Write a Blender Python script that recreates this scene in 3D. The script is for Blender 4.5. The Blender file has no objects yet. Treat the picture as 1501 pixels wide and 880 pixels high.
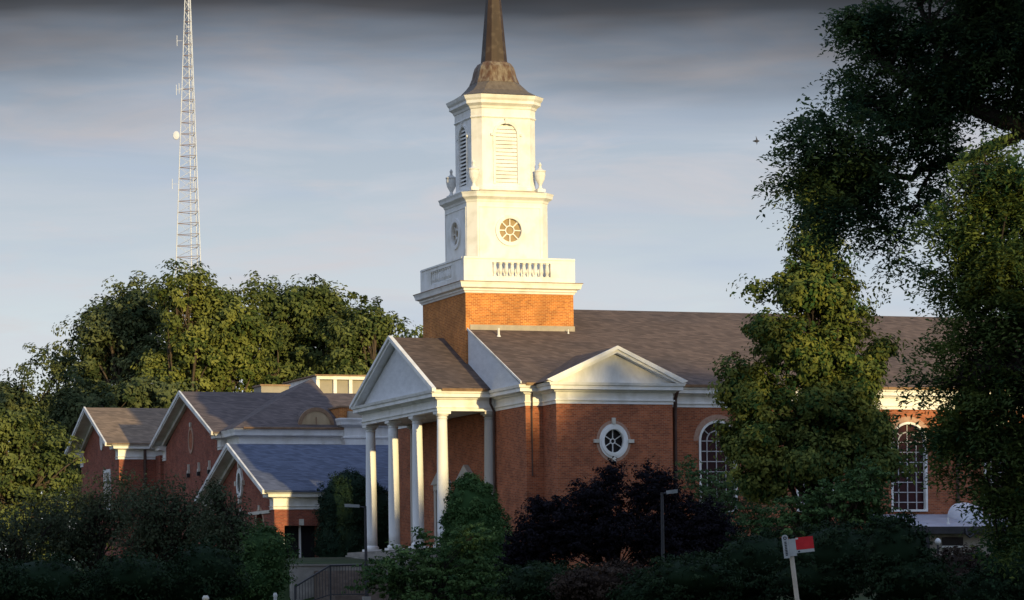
import bpy, bmesh, math, random
import numpy as np
from mathutils import Vector, Matrix

R_ = math.radians
scene = bpy.context.scene
col = scene.collection

# ---------------------------------------------------------------- camera
YAW = R_(19.5); FPX = 4600.0; ROLL = 0.012
CAM = Vector((-46.824, -142.546, 1.6))
Fv = Vector((math.sin(YAW), math.cos(YAW), 0)); Rv = Vector((math.cos(YAW), -math.sin(YAW), 0)); Zv = Vector((0, 0, 1))
cam_data = bpy.data.cameras.new("camera")
cam = bpy.data.objects.new("camera", cam_data); col.objects.link(cam)
rc = (Rv*math.cos(ROLL) - Zv*math.sin(ROLL)).normalized()
uc = (Zv*math.cos(ROLL) + Rv*math.sin(ROLL)).normalized()
m = Matrix((rc, uc, -Fv)).transposed().to_4x4(); m.translation = CAM
cam.matrix_world = m
cam_data.sensor_width = 36.0; cam_data.lens = 36.0*FPX/1501.0; cam_data.shift_y = 440.0/1501.0
cam_data.clip_start = 0.5; cam_data.clip_end = 8000
scene.camera = cam

# ---------------------------------------------------------------- exposure
vs = scene.view_settings
vs.view_transform = 'Standard'; vs.look = 'None'; vs.exposure = 0.15; vs.gamma = 1.0; vs.use_curve_mapping = False
scene.cycles.max_bounces = 6; scene.cycles.diffuse_bounces = 3; scene.cycles.transparent_max_bounces = 6
scene.render.film_transparent = False

# ---------------------------------------------------------------- sun
SUN_AZ = 5.5; SUN_EL = 6.5
sd = Vector((math.sin(R_(SUN_AZ))*math.cos(R_(SUN_EL)), -math.cos(R_(SUN_AZ))*math.cos(R_(SUN_EL)), math.sin(R_(SUN_EL))))
sun_l = bpy.data.lights.new("sun", 'SUN'); sun_l.energy = 4.6; sun_l.angle = R_(0.55); sun_l.color = (1.0, 0.77, 0.36)
sun = bpy.data.objects.new("sun", sun_l); col.objects.link(sun)
sun.rotation_mode = 'QUATERNION'; sun.rotation_quaternion = sd.to_track_quat('Z', 'Y'); sun.location = (0, -200, 120)

# ---------------------------------------------------------------- sky
world = bpy.data.worlds.new("World"); scene.world = world; world.use_nodes = True
nt = world.node_tree; nt.nodes.clear(); N = nt.nodes; L = nt.links
def nd(t, **k):
    n = N.new(t)
    for a, b in k.items(): setattr(n, a, b)
    return n
def mathn(op, a, b=None, c=None):
    n = nd('ShaderNodeMath', operation=op)
    for i, v in enumerate((a, b, c)):
        if v is None: continue
        if isinstance(v, (int, float)): n.inputs[i].default_value = v
        else: L.new(v, n.inputs[i])
    return n.outputs[0]
def mixc(f, a, b, mode='MIX'):
    n = nd('ShaderNodeMix', data_type='RGBA', blend_type=mode)
    for i, v in ((0, f), (6, a), (7, b)):
        if isinstance(v, (int, float)): n.inputs[i].default_value = v
        elif isinstance(v, tuple): n.inputs[i].default_value = (*v, 1)
        else: L.new(v, n.inputs[i])
    return n.outputs[2]
def ramp(f, stops):
    n = nd('ShaderNodeValToRGB'); L.new(f, n.inputs[0]); cr = n.color_ramp
    while len(cr.elements) < len(stops): cr.elements.new(0.5)
    for e, (p, c) in zip(cr.elements, stops):
        e.position = p; e.color = (*c, 1) if isinstance(c, tuple) else (c, c, c, 1)
    return n.outputs[0]
sky = nd('ShaderNodeTexSky', sky_type='NISHITA'); sky.sun_disc = False
sky.sun_elevation = R_(SUN_EL); sky.sun_rotation = R_(180-SUN_AZ); sky.air_density = 1.0; sky.dust_density = 0.6; sky.ozone_density = 1.5
tc = nd('ShaderNodeTexCoord'); sep = nd('ShaderNodeSeparateXYZ'); L.new(tc.outputs['Generated'], sep.inputs[0])
def cloud(sx, sz, det, rough, off, dist=0.0):
    mp = nd('ShaderNodeMapping'); mp.inputs['Scale'].default_value = (sx, sx, sz); mp.inputs['Location'].default_value = off
    L.new(tc.outputs['Generated'], mp.inputs[0])
    n = nd('ShaderNodeTexNoise'); n.inputs['Scale'].default_value = 1.0; n.inputs['Detail'].default_value = det; n.inputs['Roughness'].default_value = rough
    n.inputs['Distortion'].default_value = dist
    L.new(mp.outputs[0], n.inputs['Vector']); return n.outputs[0]
skyc = mixc(1.0, sky.outputs[0], (0.118, 0.118, 0.118), 'MULTIPLY')
# an even veil of thin high cloud, banked paler towards the horizon
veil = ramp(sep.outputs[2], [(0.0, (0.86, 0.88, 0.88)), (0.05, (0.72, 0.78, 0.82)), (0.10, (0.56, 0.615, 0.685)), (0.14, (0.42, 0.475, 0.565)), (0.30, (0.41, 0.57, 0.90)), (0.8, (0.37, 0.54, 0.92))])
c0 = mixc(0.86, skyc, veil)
streak = ramp(cloud(9, 55, 8, 0.62, (1.3, 2.2, 0.4), 0.5), [(0.44, 0.0), (0.72, 1.0)])
c1 = mixc(mathn('MULTIPLY', streak, 0.62), c0, (0.58, 0.59, 0.64))
pk = ramp(cloud(12, 60, 7, 0.6, (4.1, 0.7, 3.3), 0.5), [(0.50, 0.0), (0.68, 1.0)])
c1 = mixc(mathn('MULTIPLY', pk, 0.5), c1, (0.60, 0.55, 0.56))
gb = ramp(cloud(10, 70, 4, 0.5, (7.7, 5.7, 1.3), 0.2), [(0.50, 0.0), (0.75, 1.0)])
c1 = mixc(mathn('MULTIPLY', gb, 0.45), c1, (0.40, 0.48, 0.62))
# darkening towards the frame top painted into the sky, with a soft noisy edge
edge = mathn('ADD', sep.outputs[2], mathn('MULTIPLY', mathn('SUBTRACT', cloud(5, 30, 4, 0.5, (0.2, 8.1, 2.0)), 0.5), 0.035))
dark_band = ramp(edge, [(0.140, 0.0), (0.156, 0.22), (0.169, 0.62), (0.180, 0.92), (0.19, 1.0), (0.24, 0.0)])
c2 = mixc(dark_band, c1, (0.028, 0.028, 0.030))
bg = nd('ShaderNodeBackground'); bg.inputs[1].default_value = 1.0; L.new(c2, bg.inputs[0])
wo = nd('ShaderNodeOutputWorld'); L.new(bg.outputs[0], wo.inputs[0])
SKYN = bg

# ---------------------------------------------------------------- helpers
def at(px, py, depth):
    dx = px-750; H = 880-py
    u = (dx*math.cos(ROLL)+H*math.sin(ROLL))/FPX; h = (H*math.cos(ROLL)-dx*math.sin(ROLL))/FPX
    return CAM + (Fv + Rv*u + Zv*h)*depth
def ground_z(x, y):
    d = (Vector((x, y, 0))-CAM).dot(Fv)
    pts = [(-400, 0), (55, 0), (90, 1.0), (135, 1.5), (145.3, 1.7), (147.5, 3.3), (160, 3.9), (400, 4.0), (9000, 4.0)]
    for (a, za), (b, zb) in zip(pts, pts[1:]):
        if d <= b: return za + (zb-za)*max(0, (d-a))/(b-a)
    return 4.0

class MB:
    def __init__(s, T=None): s.v = []; s.f = []; s.mi = []; s.T = T; s.cur = 0
    def vert(s, p):
        s.v.append(tuple(s.T(*p)) if s.T else tuple(p)); return len(s.v)-1
    def face(s, idx): s.f.append(list(idx)); s.mi.append(s.cur)
    def loft(s, a, b):
        n = len(a); A = [s.vert(p) for p in a]; B = [s.vert(p) for p in b]
        for i in range(n): s.face((A[i], A[(i+1) % n], B[(i+1) % n], B[i]))
        s.face(A[::-1]); s.face(B); return s
    def lofts(s, secs, cap=True):
        I = [[s.vert(p) for p in q] for q in secs]; n = len(secs[0])
        for A, B in zip(I, I[1:]):
            for i in range(n): s.face((A[i], A[(i+1) % n], B[(i+1) % n], B[i]))
        if cap: s.face(I[0][::-1]); s.face(I[-1])
        return s
    def box(s, x0, x1, y0, y1, z0, z1):
        return s.loft([(x0,y0,z0),(x1,y0,z0),(x1,y1,z0),(x0,y1,z0)], [(x0,y0,z1),(x1,y0,z1),(x1,y1,z1),(x0,y1,z1)])
    def prism(s, poly, ax, a0, a1):
        f = {'z': lambda p, t: (p[0], p[1], t), 'x': lambda p, t: (t, p[0], p[1]), 'y': lambda p, t: (p[0], t, p[1])}[ax]
        return s.loft([f(p, a0) for p in poly], [f(p, a1) for p in poly])
    def sweep(s, path, prof, closed=False):
        n = len(path); secs = []
        for i, p in enumerate(path):
            p = Vector(p); ds = []
            if closed or i > 0: ds.append((p-Vector(path[i-1])).normalized())
            if closed or i < n-1: ds.append((Vector(path[(i+1) % n])-p).normalized())
            ns = [Vector((d.y, -d.x)) for d in ds]
            if len(ns) == 2:
                k = ns[0]+ns[1]; mt = k/max(0.2, (1+ns[0].dot(ns[1])))
            else: mt = ns[0]
            secs.append([(p.x+mt.x*o, p.y+mt.y*o, z) for o, z in prof])
        if closed: s.lofts(secs+[secs[0]], cap=False)
        else: s.lofts(secs)
        return s
    def lathe(s, cx, cy, pr, n=20, ph=0.0):
        secs = [[(cx+r*math.cos(2*math.pi*k/n+ph), cy+r*math.sin(2*math.pi*k/n+ph), z) for k in range(n)] for r, z in pr]
        return s.lofts(secs)
    def tube(s, pts, rad, n=8):
        pts = [Vector(p) for p in pts]
        if isinstance(rad, (int, float)): rad = [rad]*len(pts)
        secs = []; up = Vector((0.13, 0.21, 1)).normalized()
        for i, p in enumerate(pts):
            d = (pts[min(i+1, len(pts)-1)]-pts[max(i-1, 0)])
            if d.length < 1e-6: d = Vector((0, 0, 1))
            d.normalize(); a = d.cross(up)
            if a.length < 0.1: a = d.cross(Vector((1, 0, 0)))
            a.normalize(); b = d.cross(a)
            secs.append([tuple(p+(a*math.cos(2*math.pi*k/n)+b*math.sin(2*math.pi*k/n))*rad[i]) for k in range(n)])
        return s.lofts(secs)
    def ring(s, cu, cz, r0, r1, a0, a1, n0, n1, seg=20, su=1.0, sz=1.0):
        full = abs(a1-a0) > 6.28
        secs = []
        for k in range(seg+1):
            a = a0+(a1-a0)*k/seg; c, q = math.cos(a)*su, math.sin(a)*sz
            secs.append([(cu+r0*c, n0, cz+r0*q), (cu+r1*c, n0, cz+r1*q), (cu+r1*c, n1, cz+r1*q), (cu+r0*c, n1, cz+r0*q)])
        return s.lofts(secs, cap=not full)
    def build(s, name, mat, parent=None, label=None, smooth=False, recalc=True):
        me = bpy.data.meshes.new(name); off = ROOT.get(parent.name, Vector()) if parent else Vector()
        me.from_pydata([(x-off.x, y-off.y, z-off.z) for x, y, z in s.v], [], s.f)
        mats = mat if isinstance(mat, (list, tuple)) else [mat]
        for q in mats: me.materials.append(q)
        me.polygons.foreach_set('material_index', s.mi)
        if recalc:
            bm = bmesh.new(); bm.from_mesh(me); bmesh.ops.remove_doubles(bm, verts=bm.verts, dist=1e-5)
            bmesh.ops.recalc_face_normals(bm, faces=bm.faces); bm.to_mesh(me); bm.free()
        if smooth:
            me.polygons.foreach_set('use_smooth', [True]*len(me.polygons))
        o = bpy.data.objects.new(name, me); col.objects.link(o)
        if parent: o.parent = parent
        if parent: ROOT[o.name] = off
        if label: o['label'] = label
        return o
ROOT = {}
def thing(name, label, cat, loc, group=None):
    o = bpy.data.objects.new(name, None); col.objects.link(o); o.location = loc; o.empty_display_size = 0.3
    o['label'] = label; o['category'] = cat
    if group: o['group'] = group
    ROOT[o.name] = Vector(loc); return o
def tag(o, label, cat, group=None, kind=None):
    if label: o['label'] = label
    if cat: o['category'] = cat
    if group: o['group'] = group
    if kind: o['kind'] = kind
    return o
def cut(o, cutter_mb):
    c = cutter_mb.build('cutter', M['dark'], None)
    off = ROOT.get(o.name, Vector()); c.location = -off
    c.data.transform(Matrix.Identity(4))
    md = o.modifiers.new('b', 'BOOLEAN'); md.operation = 'DIFFERENCE'; md.solver = 'EXACT'; md.object = c
    par = o.parent; o.parent = None
    bpy.context.view_layer.update()
    dg = bpy.context.evaluated_depsgraph_get(); me = bpy.data.meshes.new_from_object(o.evaluated_get(dg))
    o.modifiers.clear(); old = o.data; o.data = me; me.name = old.name; o.parent = par
    bpy.data.objects.remove(c)

# ---------------------------------------------------------------- materials
M = {}
def mat(name, base, rough=0.8, spec=0.3, metal=0.0):
    mt = bpy.data.materials.new(name); mt.use_nodes = True
    b = mt.node_tree.nodes['Principled BSDF']; b.inputs['Base Color'].default_value = (*base, 1)
    b.inputs['Roughness'].default_value = rough; b.inputs['Metallic'].default_value = metal
    b.inputs['Specular IOR Level'].default_value = spec
    M[name] = mt; return mt
def noisy(name, c0, c1, scale, rough=0.85, spec=0.2, stretch=(1, 1, 1), c2=None, scale2=None, bump=0.0, metal=0.0, lo=0.35, hi=0.65):
    mt = mat(name, c0, rough, spec, metal); t = mt.node_tree; b = t.nodes['Principled BSDF']
    co = t.nodes.new('ShaderNodeTexCoord'); mp = t.nodes.new('ShaderNodeMapping'); mp.inputs['Scale'].default_value = stretch
    t.links.new(co.outputs['Object'], mp.inputs[0])
    n = t.nodes.new('ShaderNodeTexNoise'); n.inputs['Scale'].default_value = scale; n.inputs['Detail'].default_value = 6; n.inputs['Roughness'].default_value = 0.65
    t.links.new(mp.outputs[0], n.inputs['Vector'])
    r = t.nodes.new('ShaderNodeValToRGB'); r.color_ramp.elements[0].position = lo; r.color_ramp.elements[1].position = hi
    r.color_ramp.elements[0].color = (*c0, 1); r.color_ramp.elements[1].color = (*c1, 1); t.links.new(n.outputs[0], r.inputs[0])
    out = r.outputs[0]
    if c2:
        n2 = t.nodes.new('ShaderNodeTexNoise'); n2.inputs['Scale'].default_value = scale2; n2.inputs['Detail'].default_value = 4
        t.links.new(co.outputs['Object'], n2.inputs['Vector'])
        r2 = t.nodes.new('ShaderNodeValToRGB'); r2.color_ramp.elements[0].position = 0.5; r2.color_ramp.elements[1].position = 0.68
        r2.color_ramp.elements[0].color = (0, 0, 0, 1); r2.color_ramp.elements[1].color = (0.8, 0.8, 0.8, 1); t.links.new(n2.outputs[0], r2.inputs[0])
        mx = t.nodes.new('ShaderNodeMix'); mx.data_type = 'RGBA'; t.links.new(r2.outputs[0], mx.inputs[0]); t.links.new(out, mx.inputs[6]); mx.inputs[7].default_value = (*c2, 1)
        out = mx.outputs[2]
    t.links.new(out, b.inputs['Base Color'])
    if bump:
        bp = t.nodes.new('ShaderNodeBump'); bp.inputs['Strength'].default_value = bump; bp.inputs['Distance'].default_value = 0.05
        t.links.new(n.outputs[0], bp.inputs['Height']); t.links.new(bp.outputs[0], b.inputs['Normal'])
    return mt
def brickmat(name, a, b2, mortar, scale=1.0):
    mt = mat(name, a, 0.9, 0.15); t = mt.node_tree; b = t.nodes['Principled BSDF']
    co = t.nodes.new('ShaderNodeTexCoord'); sp = t.nodes.new('ShaderNodeSeparateXYZ'); t.links.new(co.outputs['Object'], sp.inputs[0])
    ad = t.nodes.new('ShaderNodeMath'); ad.operation = 'ADD'; t.links.new(sp.outputs[0], ad.inputs[0]); t.links.new(sp.outputs[1], ad.inputs[1])
    cb = t.nodes.new('ShaderNodeCombineXYZ'); t.links.new(ad.outputs[0], cb.inputs[0]); t.links.new(sp.outputs[2], cb.inputs[1])
    br = t.nodes.new('ShaderNodeTexBrick'); t.links.new(cb.outputs[0], br.inputs['Vector'])
    br.inputs['Scale'].default_value = 1.0; br.inputs['Brick Width'].default_value = 0.22*scale; br.inputs['Row Height'].default_value = 0.078*scale
    br.inputs['Mortar Size'].default_value = 0.008*scale; br.inputs['Mortar Smooth'].default_value = 0.2; br.inputs['Bias'].default_value = -0.1
    br.inputs['Color1'].default_value = (*a, 1); br.inputs['Color2'].default_value = (*b2, 1); br.inputs['Mortar'].default_value = (*mortar, 1)
    n = t.nodes.new('ShaderNodeTexNoise'); n.inputs['Scale'].default_value = 1.1; n.inputs['Detail'].default_value = 7; n.inputs['Roughness'].default_value = 0.7; t.links.new(co.outputs['Object'], n.inputs['Vector'])
    r = t.nodes.new('ShaderNodeValToRGB'); r.color_ramp.elements[0].position = 0.3; r.color_ramp.elements[1].position = 0.7
    r.color_ramp.elements[0].color = (0.66, 0.66, 0.66, 1); r.color_ramp.elements[1].color = (1.22, 1.18, 1.12, 1); t.links.new(n.outputs[0], r.inputs[0])
    mx = t.nodes.new('ShaderNodeMix'); mx.data_type = 'RGBA'; mx.blend_type = 'MULTIPLY'; mx.inputs[0].default_value = 1
    t.links.new(br.outputs[0], mx.inputs[6]); t.links.new(r.outputs[0], mx.inputs[7]); t.links.new(mx.outputs[2], b.inputs['Base Color'])
    return mt
def roofmat(name, c0, c1, stain):
    mt = noisy(name, c0, c1, 2.6, 0.9, 0.15, (1, 1, 1), stain, 0.22, lo=0.2, hi=0.8)
    t = mt.node_tree; b = t.nodes['Principled BSDF']; old = b.inputs['Base Color'].links[0].from_socket
    co = t.nodes.new('ShaderNodeTexCoord'); sp = t.nodes.new('ShaderNodeSeparateXYZ'); t.links.new(co.outputs['Object'], sp.inputs[0])
    cb = t.nodes.new('ShaderNodeCombineXYZ'); ad = t.nodes.new('ShaderNodeMath'); ad.operation = 'ADD'; t.links.new(sp.outputs[0], ad.inputs[0]); t.links.new(sp.outputs[1], ad.inputs[1])
    t.links.new(ad.outputs[0], cb.inputs[0]); t.links.new(sp.outputs[2], cb.inputs[1])
    br = t.nodes.new('ShaderNodeTexBrick'); t.links.new(cb.outputs[0], br.inputs['Vector']); br.inputs['Scale'].default_value = 1.0
    br.inputs['Brick Width'].default_value = 0.32; br.inputs['Row Height'].default_value = 0.085; br.inputs['Mortar Size'].default_value = 0.006
    br.inputs['Color1'].default_value = (0.72, 0.72, 0.72, 1); br.inputs['Color2'].default_value = (1.25, 1.22, 1.2, 1); br.inputs['Mortar'].default_value = (0.6, 0.6, 0.6, 1)
    mx = t.nodes.new('ShaderNodeMix'); mx.data_type = 'RGBA'; mx.blend_type = 'MULTIPLY'; mx.inputs[0].default_value = 1
    t.links.new(old, mx.inputs[6]); t.links.new(br.outputs[0], mx.inputs[7]); t.links.new(mx.outputs[2], b.inputs['Base Color'])
    return mt
mat('dark', (0.01, 0.01, 0.012), 0.6)
noisy('white', (0.74, 0.73, 0.69), (0.82, 0.81, 0.78), 2.2, 0.6, 0.3, (1, 1, 0.35), (0.62, 0.60, 0.54), 1.3)
noisy('white_worn', (0.60, 0.59, 0.55), (0.78, 0.77, 0.74), 1.6, 0.7, 0.2, (1, 1, 0.4), (0.50, 0.47, 0.42), 0.8)
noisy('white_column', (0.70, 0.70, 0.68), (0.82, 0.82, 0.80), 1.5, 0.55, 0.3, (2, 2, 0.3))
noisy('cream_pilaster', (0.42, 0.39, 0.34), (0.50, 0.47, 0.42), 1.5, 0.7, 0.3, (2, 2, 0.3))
noisy('muntin', (0.40, 0.38, 0.38), (0.50, 0.48, 0.48), 3, 0.7, 0.2)
noisy('siding', (0.56, 0.57, 0.58), (0.66, 0.67, 0.68), 1.4, 0.7, 0.2, (1, 1, 3))
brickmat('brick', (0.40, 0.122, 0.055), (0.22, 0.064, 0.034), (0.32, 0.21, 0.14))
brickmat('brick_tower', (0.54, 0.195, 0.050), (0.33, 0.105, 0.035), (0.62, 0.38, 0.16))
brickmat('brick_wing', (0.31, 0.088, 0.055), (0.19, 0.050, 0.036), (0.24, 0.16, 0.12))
noisy('brick_arch', (0.36, 0.20, 0.14), (0.44, 0.30, 0.22), 9, 0.9, 0.1)
noisy('stone', (0.50, 0.46, 0.38), (0.62, 0.58, 0.50), 3, 0.85, 0.2)
roofmat('shingle_brown', (0.112, 0.080, 0.064), (0.140, 0.104, 0.086), (0.092, 0.072, 0.064))
roofmat('shingle_tan', (0.19, 0.135, 0.092), (0.23, 0.170, 0.120), (0.16, 0.120, 0.09))
roofmat('shingle_grey', (0.112, 0.088, 0.080), (0.136, 0.108, 0.100), (0.098, 0.078, 0.074))
roofmat('slate_blue', (0.090, 0.105, 0.150), (0.105, 0.122, 0.172), (0.085, 0.098, 0.140))
noisy('gutter', (0.20, 0.12, 0.07), (0.30, 0.19, 0.11), 3, 0.7, 0.3)
noisy('lead', (0.30, 0.26, 0.21), (0.40, 0.35, 0.28), 2.0, 0.75, 0.3)
noisy('spire_metal', (0.032, 0.020, 0.014), (0.050, 0.031, 0.020), 1.6, 0.62, 0.3, (1, 1, 0.35), (0.105, 0.078, 0.055), 1.9)
noisy('bell_metal', (0.085, 0.045, 0.024), (0.21, 0.17, 0.12), 2.0, 0.7, 0.35, (2.2, 2.2, 0.55), (0.12, 0.06, 0.03), 1.6, lo=0.42, hi=0.6)
noisy('bell_skirt', (0.105, 0.082, 0.062), (0.15, 0.122, 0.094), 2.5, 0.75, 0.3, (2, 2, 0.4))
mat('glass', (0.010, 0.009, 0.012), 0.30, 0.12)
noisy('reflection_glass', (0.020, 0.008, 0.012), (0.050, 0.012, 0.016), 1.2, 0.30, 0.12)  # purple-red reflection painted into the dark pane colour
noisy('tan_louver', (0.30, 0.22, 0.12), (0.38, 0.28, 0.16), 2, 0.8, 0.2)
noisy('lunette', (0.36, 0.26, 0.15), (0.44, 0.33, 0.20), 1.5, 0.8, 0.2, (3, 3, 0.5))
noisy('downspout', (0.060, 0.035, 0.028), (0.10, 0.06, 0.045), 3, 0.6, 0.3)
noisy('louver_dark', (0.03, 0.035, 0.045), (0.05, 0.05, 0.06), 3, 0.8, 0.2)
noisy('iron', (0.018, 0.019, 0.022), (0.035, 0.035, 0.04), 4, 0.55, 0.4, metal=0.2)
noisy('lamp_metal', (0.16, 0.17, 0.17), (0.24, 0.25, 0.25), 4, 0.5, 0.4)
noisy('concrete', (0.20, 0.185, 0.16), (0.30, 0.275, 0.24), 1.5, 0.9, 0.2, (1, 1, 1.5), (0.15, 0.14, 0.12), 0.7)
noisy('step_stone', (0.10, 0.075, 0.06), (0.16, 0.125, 0.10), 2.5, 0.9, 0.2)
noisy('beige_wall', (0.28, 0.255, 0.21), (0.34, 0.31, 0.26), 1.5, 0.9, 0.2)
noisy('flat_roof', (0.30, 0.31, 0.36), (0.38, 0.39, 0.45), 1.2, 0.6, 0.3)
noisy('pole_white', (0.52, 0.56, 0.66), (0.62, 0.66, 0.76), 0.8, 0.5, 0.3)
noisy('pole_dark', (0.22, 0.16, 0.15), (0.32, 0.25, 0.23), 0.8, 0.6, 0.3)
noisy('sign_white', (0.40, 0.40, 0.38), (0.48, 0.48, 0.45), 6, 0.6, 0.3)
noisy('sign_red', (0.55, 0.012, 0.018), (0.66, 0.02, 0.025), 5, 0.5, 0.4)
noisy('sign_post', (0.50, 0.42, 0.32), (0.62, 0.53, 0.42), 5, 0.7, 0.2)
noisy('canvas', (0.60, 0.62, 0.66), (0.70, 0.72, 0.76), 2, 0.8, 0.2)
noisy('grass', (0.020, 0.034, 0.012), (0.040, 0.055, 0.020), 0.7, 0.95, 0.1, (1, 1, 1), (0.05, 0.045, 0.028), 0.09)
noisy('asphalt', (0.045, 0.045, 0.047), (0.060, 0.060, 0.062), 3, 0.9, 0.2)
noisy('bark', (0.055, 0.040, 0.030), (0.110, 0.085, 0.062), 5, 0.95, 0.1, (3, 3, 0.5))
noisy('bark_dark', (0.020, 0.016, 0.014), (0.042, 0.034, 0.028), 5, 0.95, 0.1, (3, 3, 0.5))
def leafmat(name, a, b2, trans=0.22, rough=0.75, spec=0.08):
    mt = mat(name, a, rough, spec); t = mt.node_tree; b = t.nodes['Principled BSDF']; out = t.nodes['Material Output']
    at_ = t.nodes.new('ShaderNodeAttribute'); at_.attribute_name = 'tone'
    mx = t.nodes.new('ShaderNodeMix'); mx.data_type = 'RGBA'; mx.inputs[6].default_value = (*a, 1); mx.inputs[7].default_value = (*b2, 1)
    t.links.new(at_.outputs['Fac'], mx.inputs[0]); t.links.new(mx.outputs[2], b.inputs['Base Color'])
    tr = t.nodes.new('ShaderNodeBsdfTranslucent'); t.links.new(mx.outputs[2], tr.inputs[0])
    ms = t.nodes.new('ShaderNodeMixShader'); ms.inputs[0].default_value = trans
    t.links.new(b.outputs[0], ms.inputs[1]); t.links.new(tr.outputs[0], ms.inputs[2]); t.links.new(ms.outputs[0], out.inputs[0])
    return mt
leafmat('leaf_oak', (0.036, 0.058, 0.018), (0.170, 0.195, 0.062))
leafmat('leaf_oak_grey', (0.036, 0.056, 0.024), (0.150, 0.170, 0.070))
leafmat('leaf_bright', (0.050, 0.075, 0.018), (0.215, 0.230, 0.060))
leafmat('leaf_maple', (0.028, 0.068, 0.022), (0.205, 0.215, 0.046))
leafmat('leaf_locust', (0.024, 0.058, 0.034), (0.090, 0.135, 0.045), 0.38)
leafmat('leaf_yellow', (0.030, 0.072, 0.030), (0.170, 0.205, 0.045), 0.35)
leafmat('leaf_yew', (0.010, 0.024, 0.014), (0.028, 0.050, 0.026), 0.1)
leafmat('leaf_cone', (0.028, 0.065, 0.020), (0.075, 0.135, 0.042), 0.15)
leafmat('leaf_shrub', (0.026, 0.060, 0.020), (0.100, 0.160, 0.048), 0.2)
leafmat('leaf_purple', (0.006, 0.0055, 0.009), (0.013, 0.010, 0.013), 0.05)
leafmat('leaf_dogwood', (0.040, 0.080, 0.032), (0.100, 0.150, 0.055), 0.2)
leafmat('leaf_olive', (0.034, 0.050, 0.026), (0.085, 0.098, 0.052), 0.25)
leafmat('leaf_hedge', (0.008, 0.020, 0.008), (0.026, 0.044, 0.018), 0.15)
leafmat('leaf_rust', (0.026, 0.018, 0.014), (0.060, 0.042, 0.030), 0.15)

# ---------------------------------------------------------------- ground
def make_ground():
    ds = [-400, -200, -100, -40, 0, 30, 55, 65, 75, 85, 95, 105, 115, 125, 135, 141, 145.3, 147.5, 160, 180, 220, 300, 450, 700, 1200, 2200, 4500]
    us = [-3500, -1800, -900, -450, -200, -120, -80, -50, -25, 0, 25, 50, 80, 120, 200, 450, 900, 1800, 3500]
    mb = MB(); idx = {}
    for i, d in enumerate(ds):
        for j, u in enumerate(us):
            p = CAM+Fv*d+Rv*u; idx[i, j] = mb.vert((p.x, p.y, ground_z(p.x, p.y)))
    for i in range(len(ds)-1):
        for j in range(len(us)-1): mb.face((idx[i, j], idx[i, j+1], idx[i+1, j+1], idx[i+1, j]))
    o = mb.build('ground', M['grass']); o['kind'] = 'structure'
    rd = MB()
    for d in (8.0, 16.0):
        pass
    a = CAM+Fv*4-Rv*400; b = CAM+Fv*4+Rv*400; c = CAM+Fv*13+Rv*400; e = CAM+Fv*13-Rv*400
    rd.loft([(q.x, q.y, 0.0) for q in (a, b, c, e)], [(q.x, q.y, 0.03) for q in (a, b, c, e)])
    o = rd.build('road', M['asphalt']); o['kind'] = 'structure'
make_ground()

# ================================================================= CHURCH
church = thing('church', 'red brick church with white columned portico and tall white steeple', 'church', (2.9, 6.1, 3.9))
EAVE = 11.65; NY0, NY1 = -4.36, 16.6; YC = 6.13; RZ = 16.28
foot = [(2.9, NY1), (2.9, NY0), (3.75, NY0), (3.75, -6.2), (9.56, -6.2), (9.56, NY0), (46, NY0), (46, NY1)]
nave = MB().prism(foot, 'z', 3.0, 10.72).build('nave_wall', M['brick'], church)
# entablature (frieze, fascia and cornice) all the way round
path = [(46, NY1), (2.9, NY1), (2.9, 12.4), (0, 12.4), (0, 0), (2.9, 0), (2.9, NY0), (3.75, NY0), (3.75, -6.2), (9.56, -6.2), (9.56, NY0), (46, NY0)]
prof = [(-0.30, 10.69), (0.04, 10.69), (0.04, 10.84), (0.10, 10.84), (0.10, 10.89), (0.03, 10.89), (0.03, 11.22), (0.12, 11.24), (0.18, 11.32), (0.40, 11.34), (0.40, 11.50), (0.46, 11.53), (0.50, 11.66), (-0.30, 11.66)]
MB().sweep(path, prof).build('entablature', M['white'], church)
gpath = [(9.9, NY0), (46, NY0)]
gprof = [(0.44, 11.60), (0.57, 11.62), (0.60, 11.74), (0.44, 11.74)]
g = MB().sweep(gpath, gprof)
g.sweep([(2.75, NY0), (3.3, NY0)], gprof); g.sweep([(0.05, 0), (2.35, 0)], gprof)
g.build('gutter', M['gutter'], church)
# nave roof (ridge along X)
sl = (RZ-11.70)/(YC-(NY0-0.55))
def roof_pr(y0, zc, y1, ze, th=0.14): return [(y0, ze), (YC, zc), (y1, ze), (y1, ze-th), (YC, zc-th), (y0, ze-th)]
rp = [(NY0-0.55, 11.72), (YC, RZ), (NY1+0.55, 11.72), (NY1+0.55, 11.667), (NY0-0.55, 11.667)]
MB().prism(rp, 'x', 2.505, 46.4).build('nave_roof', M['shingle_brown'], church)
# nave front gable: siding and raking trim
gm = MB().prism([(NY0-0.45, 11.665), (YC, RZ-0.06), (NY1+0.45, 11.665)], 'x', 2.50, 3.045)
gm.build('gable', M['siding'], church)
tr = MB()
def rake(mb, x0, x1, y0, z0, y1, z1, h):
    mb.prism([(y0, z0), (y1, z1), (y1, z1-h), (y0, z0-h)], 'x', x0, x1)
zt_ = 11.80+(RZ+0.05-11.80)*(2.725-(NY0-0.62))/(YC-(NY0-0.62))
rake(tr, 2.44, 2.495, NY0-0.62, 11.80, 2.725, zt_, 0.11); tr.build('gable_trim', M['white_worn'], church)
tr = MB(); rake(tr, 2.44, 2.495, 9.535, zt_, NY1+0.62, 11.80, 0.11); tr.build('gable_trim', M['white_worn'], church)
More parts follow.
